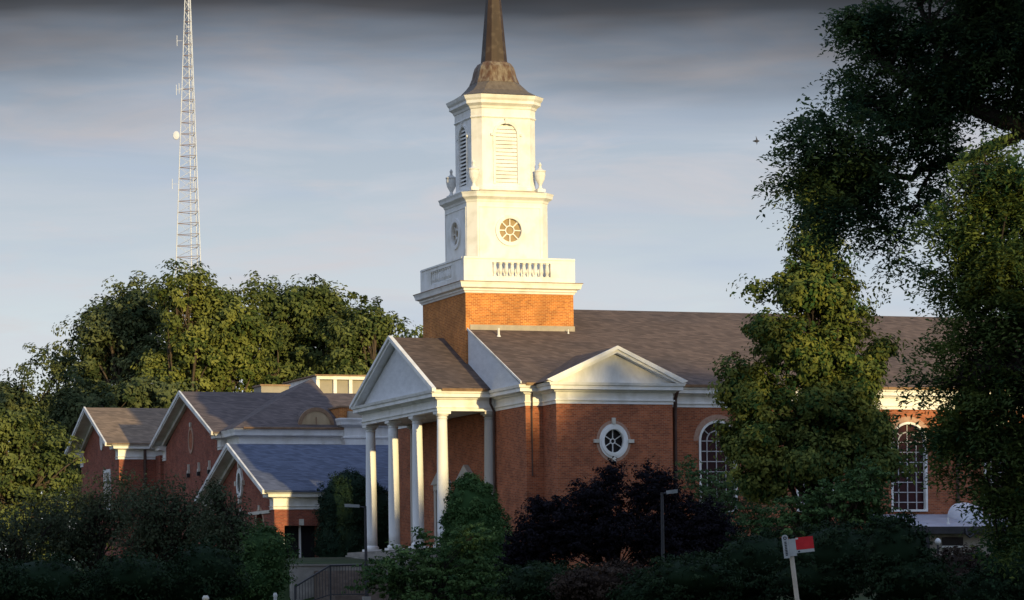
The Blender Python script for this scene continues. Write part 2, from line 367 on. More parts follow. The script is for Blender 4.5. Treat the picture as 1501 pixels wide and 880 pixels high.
# portico
PX = -0.45; PE = 11.70; PZ = 14.72
MB().prism([(-0.62, PE), (6.2, PZ), (13.02, PE), (12.7, PE-0.03), (6.2, PZ-0.14), (-0.30, PE-0.03)], 'x', PX+0.16, 2.715).build('portico_roof', M['shingle_brown'], church)
ped = MB().prism([(0.1, 11.668), (6.2, PZ-0.35), (12.3, 11.668)], 'x', -0.02, PX+0.158 if False else 0.08)
ped.build('pediment', M['siding'], church)
rk = MB()
for (ya, yb) in ((-0.70, 6.2), (13.10, 6.2)):
    rake(rk, PX-0.05, PX+0.155, ya, 11.74, yb, PZ+0.08, 0.17)
    rake(rk, PX+0.04, 0.05, ya+(0.25 if ya < 6 else -0.25), 11.68, yb, PZ-0.09, 0.16)
rk.build('raking_cornice', M['white'], church)
MB().box(0.30, 2.88, 0.30, 12.1, 10.75, 10.95).build('portico_ceiling', M['white_worn'], church)
MB().box(-0.7, 2.88, -0.7, 13.1, 3.0, 4.15).box(-1.1, -0.705, 0.3, 12.1, 3.0, 4.0).box(-1.5, -1.105, 0.3, 12.1, 3.0, 3.85).build('portico_floor', M['concrete'], church)
def column(x, y, half=False, m_=None):
    r = 0.285; zb = 4.16; zt = 10.685; k = 0.84
    mb = MB(); pr = []
    for i in range(13):
        t = i/12; z = zb+0.32+(zt-0.34-zb-0.32)*t
        rr = r*(1-(1-k)*max(0, (t-0.25)/0.75)**1.5); pr.append((rr, z))
    mb.lathe(x, y, pr, 24)
    c = mb.build('column', m_ or M['white_column'], church, smooth=True)
    MB().lathe(x, y, [(r*k, zt-0.355), (r*k+0.03, zt-0.34), (r*k+0.03, zt-0.31), (r*k, zt-0.30), (r*k, zt-0.24), (r*k+0.05, zt-0.22), (r*1.2, zt-0.13)], 24).box(x-0.34, x+0.34, y-0.34, y+0.34, zt-0.128, zt-0.004).build('capital', m_ or M['white'], c)
    MB().lathe(x, y, [(r*1.18, zb+0.14), (r*1.28, zb+0.18), (r*1.28, zb+0.24), (r*1.1, zb+0.30), (r*1.02, zb+0.33)], 24).box(x-0.40, x+0.40, y-0.40, y+0.40, zb-0.005, zb+0.137).build('base', m_ or M['white'], c)
for y in (0.32, 4.22, 8.18, 12.08): column(0.32, y)
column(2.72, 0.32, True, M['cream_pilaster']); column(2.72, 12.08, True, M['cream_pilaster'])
# doors behind the columns
def door(y):
    T = lambda u, n, z: (2.9-n, y+u, z)
    d = MB(T).box(-0.8, 0.8, 0.004, 0.05, 4.16, 6.9).build('door', M['louver_dark'], church)
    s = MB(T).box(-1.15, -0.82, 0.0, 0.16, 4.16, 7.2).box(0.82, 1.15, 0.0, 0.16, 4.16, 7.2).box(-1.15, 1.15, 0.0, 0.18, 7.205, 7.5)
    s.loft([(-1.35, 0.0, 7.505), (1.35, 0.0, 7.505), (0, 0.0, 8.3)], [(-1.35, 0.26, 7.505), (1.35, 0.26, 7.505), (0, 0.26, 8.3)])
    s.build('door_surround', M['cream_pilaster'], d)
    MB(T).box(0.08, 0.12, 0.052, 0.10, 5.1, 5.4).build('handle', M['lead'], d)
door(8.0); door(4.1)
# side pediment over the projecting bay
BX0, BX1, BXC, BY = 3.75, 9.56, 6.66, -6.2
pr2 = MB().prism([(BX0-0.30, 11.668), (BX1+0.30, 11.668), (BXC, 13.02)], 'y', BY-0.03, BY+0.25)
pr2.build('side_pediment', M['white_worn'], church)
zr = 13.33
MB().prism([(BX0-0.62, 11.70), (BXC, zr), (BX1+0.62, 11.70), (BX1+0.35, 11.668), (BXC, zr-0.12), (BX0-0.35, 11.668)], 'y', BY-0.33, 0.5).build('side_roof', M['shingle_brown'], church)
rk = MB()
for xa in (BX0-0.62, BX1+0.62):
    sg = 1 if xa < BXC else -1
    for (o, dz, h, ya, yb) in ((0, 0.05, 0.17, BY-0.50, BY-0.335), (0.22, -0.125, 0.15, BY-0.40, BY-0.02)):
        slp = (zr-11.70)/(BXC-(BX0-0.62))
        rk.prism([(xa, 11.72+dz if o == 0 else 11.67), (BXC, zr+dz), (BXC, zr+dz-h), (xa+sg*(o+0.3), 11.67)], 'y', ya, yb)
rk.build('side_raking_cornice', M['white'], church)
# downspouts
def downspout(pts, r=0.06):
    MB().tube(pts, r, 8).build('downspout', M['downspout'], church)
downspout([(2.62, -0.16, 11.55), (2.62, -0.16, 11.05), (2.80, -0.10, 10.72), (2.80, -0.10, 4.0)])
downspout([(3.18, NY0-0.14, 11.3), (3.18, NY0-0.14, 10.6), (3.18, NY0-0.09, 10.4), (3.18, NY0-0.09, 7.4)], 0.035)
downspout([(10.42, NY0-0.52, 11.55), (10.42, NY0-0.16, 11.1), (10.42, NY0-0.15, 10.75), (10.42, NY0-0.09, 10.5), (10.42, NY0-0.09, 4.0)], 0.085)
downspout([(25.4, NY0-0.16, 11.5), (25.4, NY0-0.15, 10.75), (25.4, NY0-0.09, 10.5), (25.4, NY0-0.09, 4.0)], 0.085)
# windows of the side wall
TS = lambda u, n, z: (u, NY0-n, z)
def arch_poly(c, h, z0, zs, k=18):
    return [(c-h, z0), (c+h, z0)]+[(c+h*math.cos(math.pi*i/k), zs+h*math.sin(math.pi*i/k)) for i in range(k+1)]
cutters = MB()
wins = [12.65, 17.72, 22.80, 27.88, 32.96]
for c in wins: cutters.prism(arch_poly(c, 0.99, 5.70, 9.10), 'y', NY0-0.5, NY0+0.35)
ov = [(BXC-0.08+0.62*math.cos(2*math.pi*k/32), 8.96+0.70*math.sin(2*math.pi*k/32)) for k in range(32)]
cutters.prism(ov, 'y', BY-0.5, BY+0.30)
cut(nave, cutters)
for c in wins:
    h, z0, zs = 0.985, 5.70, 9.10
    f = MB(TS); f.ring(c, zs, h-0.11, h, 0, math.pi, -0.22, 0.03, 24); f.box(c-h, c-h+0.11, -0.22, 0.03, z0, zs); f.box(c+h-0.11, c+h, -0.22, 0.03, z0, zs); f.box(c-h+0.111, c+h-0.111, -0.22, 0.10, z0, z0+0.1)
    w = f.build('arched_window', M['white'], church)
    MB(TS).prism(arch_poly(c, h-0.105, z0, zs), 'y', -0.30, -0.24).build('pane', M['reflection_glass'], w)
    g = MB(TS); a, b = -0.235, -0.18; t_ = 0.021
    g.ring(c, zs, 0.46, 0.515, 0, math.pi, a, b, 18)
    for u in (c-0.485, c, c+0.485): g.box(u-t_, u+t_, a, b, z0+0.1, zs if u != c else zs+h-0.11)
    for an in (40, 140):
        ca, sa = math.cos(R_(an)), math.sin(R_(an)); r0, r1 = 0.5, h-0.10
        px, pz = -sa*t_, ca*t_
        g.loft([(c+r0*ca+px, a, zs+r0*sa+pz), (c+r0*ca-px, a, zs+r0*sa-pz), (c+r1*ca-px, a, zs+r1*sa-pz), (c+r1*ca+px, a, zs+r1*sa+pz)],
               [(c+r0*ca+px, b, zs+r0*sa+pz), (c+r0*ca-px, b, zs+r0*sa-pz), (c+r1*ca-px, b, zs+r1*sa-pz), (c+r1*ca+px, b, zs+r1*sa+pz)])
    z = zs; 
    while z > z0+0.2: g.box(c-h+0.11, c+h-0.11, a+0.004, b+0.004, z-t_, z+t_); z -= 0.49
    g.build('muntins', M['muntin'], w)
    MB(TS).ring(c, zs, h+0.004, h+0.27, 0, math.pi, -0.05, 0.012, 24).build('brick_arch', M['brick_arch'], w)
# oval window of the bay
TB = lambda u, n, z: (u, BY-n, z); oc, oz = BXC-0.08, 8.96
f = MB(TB).ring(oc, oz, 0.50, 0.63, 0, 2*math.pi, -0.2, 0.09, 36, 1.0, 1.13).ring(oc, oz, 0.47, 0.72, 0, 2*math.pi, 0.012, 0.05, 36, 1.0, 1.13)
w = f.build('oval_window', M['white'], church)
MB(TB).prism([(oc+0.55*math.cos(2*math.pi*k/32), oz+0.62*math.sin(2*math.pi*k/32)) for k in range(32)], 'y', -0.26, -0.18).build('pane', M['glass'], w)
g = MB(TB).ring(oc, oz, 0.09, 0.14, 0, 2*math.pi, -0.17, -0.10, 16)
for k in range(6):
    an = R_(90+60*k); ca, sa = math.cos(an), math.sin(an)*1.13; px, pz = -math.sin(an)*0.02, math.cos(an)*0.02
    q = [(oc+r*ca+s*px, oz+r*sa+s*pz) for r, s in ((0.12, 1), (0.12, -1), (0.52, -1), (0.52, 1))]
    g.loft([(u, -0.172, z) for u, z in q], [(u, -0.105, z) for u, z in q])
g.build('muntins', M['white_worn'], w)
MB(TB).ring(oc, oz, 0.724, 0.86, 0, 2*math.pi, -0.05, 0.010, 36, 1.0, 1.12).build('brick_arch', M['brick_arch'], w)
for (du, dz, a, b) in ((0, 0.94, 0.09, 0.15), (0, -0.92, 0.09, 0.12), (0.86, 0, 0.15, 0.09), (-0.86, 0, 0.15, 0.09)):
    MB(TB).loft([(oc+du-a, 0.0, oz+dz-b), (oc+du+a, 0.0, oz+dz-b), (oc+du+a, 0.0, oz+dz+b), (oc+du-a, 0.0, oz+dz+b)], [(oc+du-a*.9, 0.11, oz+dz-b*.9), (oc+du+a*.9, 0.11, oz+dz-b*.9), (oc+du+a*.9, 0.11, oz+dz+b*.9), (oc+du-a*.9, 0.11, oz+dz+b*.9)]).build('keystone', M['stone'], w)
# plumbing vents on the roof
for (x, y) in ((3.75, 1.75), (7.6, 2.35)):
    z = 11.72+sl*(y-NY0+0.55); s_ = 1 if x < 5 else 0.5
    MB().lathe(x, y, [(0.12*s_, z-0.05), (0.06*s_, z+0.06), (0.055*s_, z+0.38*s_)], 10).build('roof_vent', M['white_worn'], church)

# ---- tower
CX, CY = 5.21, 6.13
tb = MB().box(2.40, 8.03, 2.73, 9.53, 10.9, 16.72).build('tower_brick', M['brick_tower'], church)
MB().box(2.60, 8.07, 2.66, 2.728, 14.55, 15.10).build('flashing', M['lead'], church)
def rectp(hx, hy): return [(CX-hx, CY+hy), (CX-hx, CY-hy), (CX+hx, CY-hy), (CX+hx, CY+hy)]
def octp(h, c): return [(CX-h, CY+h-c), (CX-h, CY-h+c), (CX-h+c, CY-h), (CX+h-c, CY-h), (CX+h, CY-h+c), (CX+h, CY+h-c), (CX+h-c, CY+h), (CX-h+c, CY+h)]
MB().sweep(rectp(2.81, 3.40), [(-0.5, 16.66), (0.05, 16.66), (0.08, 16.74), (0.14, 16.78), (0.14, 16.86), (0.30, 16.92), (0.33, 17.06), (0.38, 17.18), (-0.5, 17.20)], True).build('tower_cornice', M['white'], church)
MB().sweep(rectp(2.81, 3.40), [(0.30, 17.17), (0.40, 17.185), (0.40, 17.215), (0.02, 17.24), (-0.2, 17.205)], True).build('cornice_flashing', M['gutter'], church)
# parapet with pierced baluster panels
bx, by = 2.90, 3.46
pp = MB()
def parapet_side(T, half, o0, o1):
    mb = MB(T)
    mb.box(-half, half, 0.0, 0.22, 17.24, 17.50); mb.box(-half, half, 0.0, 0.22, 18.18, 18.34)
    mb.box(-half, half, -0.04, 0.26, 18.343, 18.43)
    mb.box(-half, o0, 0.0, 0.22, 17.502, 18.178); mb.box(o1, half, 0.0, 0.22, 17.502, 18.178)
    return mb
sides = [(lambda u, n, z: (CX+u, CY-by+n, z), bx, -1.42, 1.62), (lambda u, n, z: (CX-u, CY+by-n, z), bx, -1.5, 1.5),
         (lambda u, n, z: (CX-bx+n, CY+u, z), by-0.224, -1.55, 1.75), (lambda u, n, z: (CX+bx-n, CY-u, z), by-0.224, -1.5, 1.5)]
for T, half, o0, o1 in sides:
    p = parapet_side(T, half, o0, o1).build('parapet', M['white'], church)
    n_ = 10
    for k in range(n_):
        u = o0+(o1-o0)*(k+0.5)/n_
        mb = MB(T); mb.lathe(u, 0.11, [(0.10, 17.502), (0.10, 17.56), (0.07, 17.60), (0.115, 17.74), (0.11, 17.85), (0.085, 18.0), (0.075, 18.08), (0.10, 18.12), (0.10, 18.178)], 8)
        mb.build('baluster', M['white'], p)
MB().box(CX-2.7, CX+2.7, CY-3.2, CY+3.2, 17.10, 17.40).build('tower_deck', M['lead'], church)
# lantern stage with round windows
st = MB().prism(octp(2.13, 0.42), 'z', 17.38, 21.45).build('lantern_stage', M['white'], church)
MB().sweep(octp(2.13, 0.42), [(-0.3, 21.32), (0.03, 21.32), (0.06, 21.42), (0.10, 21.46), (0.24, 21.56), (0.26, 21.68), (0.31, 21.80), (-0.3, 21.84)], True).build('lantern_cornice', M['white'], church)
MB().prism(octp(1.85, 0.40), 'z', 21.84, 21.95).build('lantern_roof', M['lead'], church)
fr = MB()
TF = lambda u, n, z: (CX+u, CY-2.13-n, z); TL = lambda u, n, z: (CX-2.13-n, CY+u, z)
for T in (TF, TL):
    q = MB(T); W = 1.62
    for (a, b, c, d) in ((-W, -W+0.05, 18.45, 21.1), (W-0.05, W, 18.45, 21.1), (-W+0.051, W-0.051, 21.05, 21.1)): q.box(a, b, 0.004, 0.03, c, d)
    q.build('panel_trim', M['white'], church)
cu = MB()
for T in (TF, TL):
    q = MB(T); q.prism([(0.62*math.cos(2*math.pi*k/32), 19.93+0.62*math.sin(2*math.pi*k/32)) for k in range(32)], 'y', -0.18, 0.3)
    cut(st, q)
    q = MB(T).ring(0, 19.93, 0.60, 0.78, 0, 2*math.pi, -0.02, 0.07, 36).ring(0, 19.93, 0.58, 0.64, 0, 2*math.pi, -0.15, 0.05, 36)
    w = q.build('round_window', M['white'], church)
    MB(T).prism([(0.60*math.cos(2*math.pi*k/32), 19.93+0.60*math.sin(2*math.pi*k/32)) for k in range(32)], 'y', -0.16, -0.12).build('pane', M['tan_louver'], w)
    g = MB(T).ring(0, 19.93, 0.20, 0.25, 0, 2*math.pi, -0.115, -0.05, 20)
    for k in range(8):
        an = R_(22.5+45*k-22.5); ca, sa = math.cos(an), math.sin(an); px, pz = -sa*0.028, ca*0.028
        qq = [(r*ca+s*px, 19.93+r*sa+s*pz) for r, s in ((0.23, 1), (0.23, -1), (0.60, -1), (0.60, 1))]
        g.loft([(u, -0.116, z) for u, z in qq], [(u, -0.052, z) for u, z in qq])
    g.build('muntins', M['white'], w)
# urns on the corners
def urn(x, y):
    z = 21.90
    MB().box(x-0.20, x+0.20, y-0.20, y+0.20, z, z+0.16).lathe(x, y, [(0.17, z+0.161), (0.10, z+0.24), (0.07, z+0.34), (0.10, z+0.40), (0.22, z+0.62), (0.27, z+0.86), (0.26, z+1.0), (0.29, z+1.03), (0.29, z+1.08), (0.16, z+1.14), (0.07, z+1.22), (0.06, z+1.32), (0.09, z+1.38), (0.03, z+1.50)], 16).build('urn', M['white_worn'], church, smooth=False)
for x, y in ((3.46, 4.38), (6.96, 4.38), (3.46, 7.88), (6.96, 7.88)): urn(x, y)
# belfry
BH, BC = 1.68, 0.42
bf = MB().prism(octp(BH, BC), 'z', 21.9, 26.2).build('belfry', M['white'], church)
MB().sweep(octp(BH, BC), [(-0.3, 21.95), (0.08, 21.95), (0.08, 22.12), (0.03, 22.16), (-0.3, 22.16)], True).build('belfry_plinth', M['white'], church)
MB().sweep(octp(BH, BC), [(-0.3, 25.55), (0.03, 25.55), (0.07, 25.60), (0.02, 25.66), (0.02, 26.0), (0.07, 26.03), (0.11, 26.14), (0.28, 26.26), (0.28, 26.40), (0.36, 26.50), (0.42, 26.66), (-0.3, 26.70)], True).build('belfry_cornice', M['white'], church)
TF = lambda u, n, z: (CX+u, CY-BH-n, z); TL = lambda u, n, z: (CX-BH-n, CY+u, z)
for T in (TF, TL):
    q = MB(T); q.prism(arch_poly(0, 0.57, 22.35, 24.72), 'y', -0.22, 0.3); cut(bf, q)
    f = MB(T).ring(0, 24.72, 0.57, 0.70, 0, math.pi, -0.02, 0.06, 20).box(-0.70, -0.575, -0.02, 0.06, 22.30, 24.72).box(0.575, 0.70, -0.02, 0.06, 22.30, 24.72)
    w = f.build('louvered_opening', M['white'], church)
    MB(T).prism(arch_poly(0, 0.565, 22.35, 24.72), 'y', -0.215, -0.20).build('louver_back', M['louver_dark'] if T is TL else M['white_worn'], w)  # light put into the colour: dark back on the shaded face, pale on the sunlit
    g = MB(T); z = 22.42
    while z < 25.2:
        hw = 0.565 if z < 24.72 else math.sqrt(max(0.01, 0.565**2-(z-24.72)**2))
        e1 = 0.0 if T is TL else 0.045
        g.loft([(-hw, -0.16, z+0.06), (hw, -0.16, z+0.06), (hw, -0.02, z-e1), (-hw, -0.02, z-e1)], [(-hw, -0.16, z+0.13), (hw, -0.16, z+0.13), (hw, -0.02, z+0.09+e1*0.6), (-hw, -0.02, z+0.09+e1*0.6)])
        z += 0.188
    g.build('louvers', M['white'], w)
    MB(T).loft([(-0.07, 0.0, 25.26), (0.07, 0.0, 25.26), (0.10, 0.0, 25.52), (-0.10, 0.0, 25.52)], [(-0.06, 0.11, 25.26), (0.06, 0.11, 25.26), (0.09, 0.11, 25.52), (-0.09, 0.11, 25.52)]).build('keystone', M['white_worn'], w)
    for a_ in (-0.82, 0.71): MB(T).box(a_, a_+0.11, 0.0, 0.10, 24.66, 24.78).build('impost', M['white_worn'], w)
# bell shaped roof and spire
def octh(h, z):
    c = h*0.5; p = octp(h, c*0.85 if h < 1.2 else c*0.62); return [(a, b, z) for a, b in p]
MB().lofts([octh(2.02, 26.70), octh(1.80, 26.80), octh(1.45, 27.02), octh(1.22, 27.28), octh(1.10, 27.48)]).build('bell_roof_skirt', M['bell_skirt'], church)
MB().lofts([octh(1.11, 27.482), octh(0.99, 27.80), octh(0.93, 28.10), octh(0.87, 28.30), octh(0.74, 28.50), octh(0.60, 28.58)]).build('bell_roof', M['bell_metal'], church)
MB().lofts([octh(0.585, 28.582), octh(0.33, 31.8), octh(0.03, 36.2)]).build('spire', M['spire_metal'], church)

# ================================================================= WINGS
def gable_wing(name, label, X0, X1, Y0, Y1, zw, zr, ze, over, brick, roof, oval=None, wing_over=0.55, soff=1.0):
    yc = (Y0+Y1)/2; t = thing(name, label, 'building', (X0, yc, 3.9))
    wl = MB().prism([(Y0, 3.0), (Y1, 3.0), (Y1, zw), (yc, zr-0.25), (Y0, zw)], 'x', X0, X1).build('wall', brick, t)
    s = (zr-ze)/(yc-(Y0-wing_over))
    MB().prism([(Y0-wing_over, ze), (yc, zr), (Y1+wing_over, ze), (Y1+wing_over, ze-0.10), (yc, zr-0.10), (Y0-wing_over, ze-0.10)], 'x', X0-over+0.05, X1).build('roof', roof, t)
    b = MB()
    for ya in (Y0-wing_over-0.04, Y1+wing_over+0.04):
        rake(b, X0-over-0.06, X0-over+0.048, ya, ze+0.03, yc, zr+0.05, 0.22)
        rake(b, X0-over-0.01, X0-0.004, ya+(0.25 if ya < yc else -0.25), ze-0.02, yc, zr-0.13, 0.16)
        rake(b, X0-0.20, X0-0.006, ya+(0.7 if ya < yc else -0.7), ze+0.0, yc, zr-0.30, 0.26)
    b.build('raking_trim', M['white_worn'], t)
    e = MB(); pf = [(-0.1, ze-1.0), (0.04, ze-1.0), (0.04, ze-0.86), (0.10, ze-0.84), (0.03, ze-0.80), (0.03, ze-0.42), (0.14, ze-0.38), (0.40, ze-0.34), (0.42, ze-0.20), (wing_over, ze-0.105), (-0.1, ze-0.105)]
    e.sweep([(X0-0.02, Y0+0.75), (X0-0.02, Y0), (X1, Y0)], pf)
    e.build('eave_cornice', M['white'], t)
    MB().sweep([(X1, Y1), (X0-0.02, Y1), (X0-0.02, Y1-0.75)], pf).build('eave_cornice', M['white'], t)
    return t, wl
# --- long low wing with blue-grey slate
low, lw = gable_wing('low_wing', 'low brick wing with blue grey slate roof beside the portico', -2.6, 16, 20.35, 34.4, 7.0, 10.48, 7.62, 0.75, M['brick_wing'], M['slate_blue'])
T = lambda u, n, z: (-2.6-n, u, z)
w = MB(T).ring(27.4, 8.30, 0.40, 0.60, 0, 2*math.pi, 0.0, 0.12, 28, 1.0, 1.45).build('oval_window', M['white'], low)
MB(T).prism([(27.4+0.41*math.cos(2*math.pi*k/24), 8.30+0.60*math.sin(2*math.pi*k/24)) for k in range(24)], 'y', 0.0, 0.05).build('pane', M['glass'], w)
for dy, dz in ((0.75, 0), (-0.75, 0), (0, 1.0), (0, -1.0)):
    MB(T).box(27.4+dy-0.13, 27.4+dy+0.13, 0.0, 0.16, 8.30+dz-0.13, 8.30+dz+0.13).build('keystone', M['stone'], w)
for yq in (23.4, 27.4, 31.4):
    q = MB(T).prism(arch_poly(yq, 0.75, 4.2, 5.9), 'y', -0.5, 0.3); cut(lw, q)
    w = MB(T).ring(yq, 5.9, 0.755, 0.95, 0, math.pi, -0.02, 0.03, 20).build('arched_recess', M['brick_arch'], low)
    MB(T).prism(arch_poly(yq, 0.74, 4.2, 5.9), 'y', -0.49, -0.42).build('pane', M['glass'], w)
    MB(T).box(yq-0.10, yq+0.10, -0.01, 0.08, 6.66, 6.95).build('keystone', M['stone'], w)
MB(T).box(21.2, 25.6, 0.003, 0.07, 7.0-0.55, 7.0-0.38).build('stone_band', M['stone'], low)
TW = lambda u, n, z: (u, 20.35-n, z)
cut(lw, MB(TW).box(-2.05, -0.15, -0.9, 0.3, 3.2, 5.75))
dw = MB(TW).box(-2.04, -0.16, -0.88, -0.80, 3.2, 5.74).build('doorway', M['dark'], low)
MB(TW).box(-1.16, -1.06, -0.4, -0.28, 3.2, 5.73).build('door_post', M['white_worn'], dw)
MB(TW).box(-2.52, -2.08, 0.0, 0.06, 4.2, 5.1).build('notice_board', M['white_worn'], dw)
MB(TW).box(-1.24, -0.98, 0.0, 0.07, 5.76, 6.10).build('keystone', M['stone'], dw)
# --- middle building
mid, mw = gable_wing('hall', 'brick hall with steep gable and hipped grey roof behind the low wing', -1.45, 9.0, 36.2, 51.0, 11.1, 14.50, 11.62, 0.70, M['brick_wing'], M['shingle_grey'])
T = lambda u, n, z: (-1.45-n, u, z)
yc = 43.6
w = MB(T).ring(yc, 11.55, 0.50, 0.66, 0, 2*math.pi, 0.0, 0.05, 28, 1.0, 1.25).build('oval_niche', M['brick_arch'], mid)
MB(T).prism([(yc+0.5*math.cos(2*math.pi*k/24), 11.55+0.62*math.sin(2*math.pi*k/24)) for k in range(24)], 'y', 0.0, 0.015).build('niche_back', M['brick'], w)
MB(T).box(yc-0.12, yc+0.12, 0.0, 0.10, 12.36, 12.62).build('keystone', M['stone'], w)
for k in (38.9, 41.5, 44.1):
    v = MB(T).box(k-0.10, k+0.10, 0.0, 0.16, 9.55, 9.72).box(k-0.06, k+0.06, 0.0, 0.12, 9.721, 10.1).build('wall_lamp', M['stone'], mid)
    MB(T).box(k-0.09, k+0.09, 0.03, 0.20, 9.30, 9.548).build('lamp_shade', M['iron'], v)
# hipped front block of the hall
HX0, HX1, HY = -1.15, 5.3, 33.1
MB().prism([(HX0, HY), (HX1, HY), (HX1, 50), (HX0, 50)], 'z', 3.0, 10.9).build('front_block', M['brick_wing'], mid)
A, B, P, C_, D_, A2, A3 = (HX0-0.5, HY-0.5, 11.66), (HX1+0.2, HY-0.5, 11.66), (HX1+0.2, 41.2, 15.22), (-1.35, 50.4, 11.66), (HX1+0.2, 50.4, 11.66), (HX0-0.5, 36.1, 11.66), (-1.35, 36.1, 11.66)
h = MB(); i = [h.vert(p) for p in (A, B, P, C_, D_, A2, A3)]
for f_ in ((0, 1, 2), (0, 2, 5), (5, 2, 6), (6, 2, 3), (3, 2, 4), (1, 4, 2), (0, 5, 6, 3, 4, 1)): h.face([i[k] for k in f_])
h.build('hipped_roof', M['shingle_grey'], mid)
pf = [(-0.1, 10.62), (0.04, 10.62), (0.04, 10.78), (0.10, 10.80), (0.03, 10.84), (0.03, 11.18), (0.14, 11.22), (0.38, 11.28), (0.40, 11.44), (0.48, 11.655), (-0.1, 11.655)]
MB().sweep([(HX0, 36.0), (HX0, HY), (HX1, HY)], pf).build('front_cornice', M['white'], mid)
MB().sweep([(HX0+0.1, HY), (HX1, HY)], [(0.44, 11.61), (0.56, 11.63), (0.58, 11.74), (0.44, 11.76)]).build('gutter', M['gutter'], mid)
# half-round dormer
dm = MB(); k_ = 20; cxd, rd = 3.50, 1.04
prd = [(cxd+rd*math.cos(math.pi*k/k_), 11.86+rd*math.sin(math.pi*k/k_)) for k in range(k_+1)]
d_ = dm.prism(prd, 'y', 33.35, 36.2).build('half_round_dormer', M['shingle_grey'], mid)
TD = lambda u, n, z: (u, 33.35-n, z)
MB(TD).ring(cxd, 11.86, 0.88, rd+0.05, 0, math.pi, -0.1, 0.08, 24).build('dormer_trim', M['gutter'], d_)
MB(TD).prism([(cxd+0.88*math.cos(math.pi*k/k_), 11.87+0.88*math.sin(math.pi*k/k_)) for k in range(k_+1)], 'y', 0.004, 0.04).build('louver_panel', M['lunette'], d_)
MB(TD).box(cxd-0.03, cxd+0.03, 0.042, 0.06, 11.88, 12.4).build('handle', M['gutter'], d_)
# brick stack and white stepped block at the right end of the hall
ch = MB().box(5.05, 6.75, 33.6, 36.0, 11.4, 12.98).build('chimney', M['brick_tower'], mid)
MB().box(4.98, 6.82, 33.53, 36.07, 12.982, 13.08).build('cap', M['gutter'], ch)
MB().box(5.45, 6.85, 33.30, 33.595, 12.35, 12.75).build('ledge', M['lead'], ch)
eb = MB().box(4.95, 14.0, 32.4, 33.05, 3.0, 11.75).build('entrance_block', M['white_worn'], mid)
MB().sweep([(4.95, 33.0), (4.95, 32.4), (14.0, 32.4)], [(0.0, 11.75), (0.12, 11.78), (0.30, 11.90), (0.33, 12.05), (0.40, 12.20), (0.40, 12.28), (-0.3, 12.30), (-0.3, 11.75)]).sweep([(4.95, 33.0), (4.95, 32.4), (14.0, 32.4)], [(0.0, 11.1), (0.06, 11.12), (0.08, 11.22), (0.0, 11.26)]).build('block_cornice', M['white'], eb)
# --- far left building
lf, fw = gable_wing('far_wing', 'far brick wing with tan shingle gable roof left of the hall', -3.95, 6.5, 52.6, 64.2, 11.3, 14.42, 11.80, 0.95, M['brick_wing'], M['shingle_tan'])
T = lambda u, n, z: (-3.95-n, u, z)
yc = 58.4
MB(T).prism([(yc-0.9+0.46*math.cos(2*math.pi*k/24), 12.35+0.75*math.sin(2*math.pi*k/24)) for k in range(24)], 'y', 0.004, 0.08).build('oval_vent', M['white'], lf)
w = MB(T).box(55.0, 57.0, 0.0, 0.06, 7.7, 10.3).build('tall_window', M['white_worn'], lf)
MB(T).box(55.2, 56.8, 0.062, 0.07, 7.9, 10.1).build('pane', M['glass'], w)
g = MB(T)
for z in (8.5, 9.05, 9.6): g.box(55.2, 56.8, 0.075, 0.10, z-0.03, z+0.03)
g.box(55.97, 56.03, 0.076, 0.099, 7.9, 10.1).build('muntins', M['white_worn'], w)
w = MB(T).ring(60.9, 5.1, 0.8, 1.1, 0, math.pi, 0.0, 0.05, 20).build('arched_recess', M['stone'], lf)
MB(T).prism(arch_poly(60.9, 0.79, 3.9, 5.1), 'y', 0.003, 0.02).build('pane', M['glass'], w)
MB().tube([(-2.3, 52.45, 11.4), (-2.3, 52.45, 10.8), (-2.3, 52.5, 10.4), (-2.3, 52.5, 4.0)], 0.10, 8).build('downspout', M['downspout'], lf)
MB().box(-1.6, 2.0, 51.3, 52.58, 3.0, 11.0).build('link_wall', M['brick_wing'], lf)

# --- white framed glazed room seen above the roofs
gr = thing('glazed_room', 'white framed glass upper room between the hall roof and the portico', 'building', (14.5, 56, 3.9))
MB().box(9.0, 20.0, 52.4, 60, 3.0, 13.9).build('wall', M['brick_wing'], gr)
MB().box(9.15, 19.8, 52.6, 59.8, 13.9, 16.0).build('glazing', M['beige_wall'], gr)
f = MB().box(9.0, 20, 52.3, 52.6, 16.0, 16.22).box(9.0, 20, 52.35, 52.598, 13.75, 13.95)
for x in (9.0, 10.15, 11.2, 12.25, 13.3, 14.4, 15.5, 16.6, 17.7, 18.8): f.box(x, x+0.22, 52.38, 52.597, 13.951, 15.999)
f.box(9.0, 9.2, 52.6, 60, 13.9, 16.2)
f.build('window_frame', M['white'], gr)
MB().box(8.85, 20.15, 52.15, 60.15, 16.222, 16.30).build('roof', M['gutter'], gr)
for x in (10.65, 11.72): MB().box(x, x+0.28, 52.45, 52.595, 14.5, 14.85).build('paper_notice', M['white'], gr)
ru = thing('rooftop_unit', 'small beige box unit poking up behind the hall ridge', 'rooftop unit', (4.7, 48.6, 12.5))
MB().box(4.1, 5.9, 47.8, 49.6, 12.3, 15.2).build('casing', M['beige_wall'], ru)
MB().box(4.02, 5.98, 47.72, 49.68, 15.202, 15.30).build('lid', M['gutter'], ru)

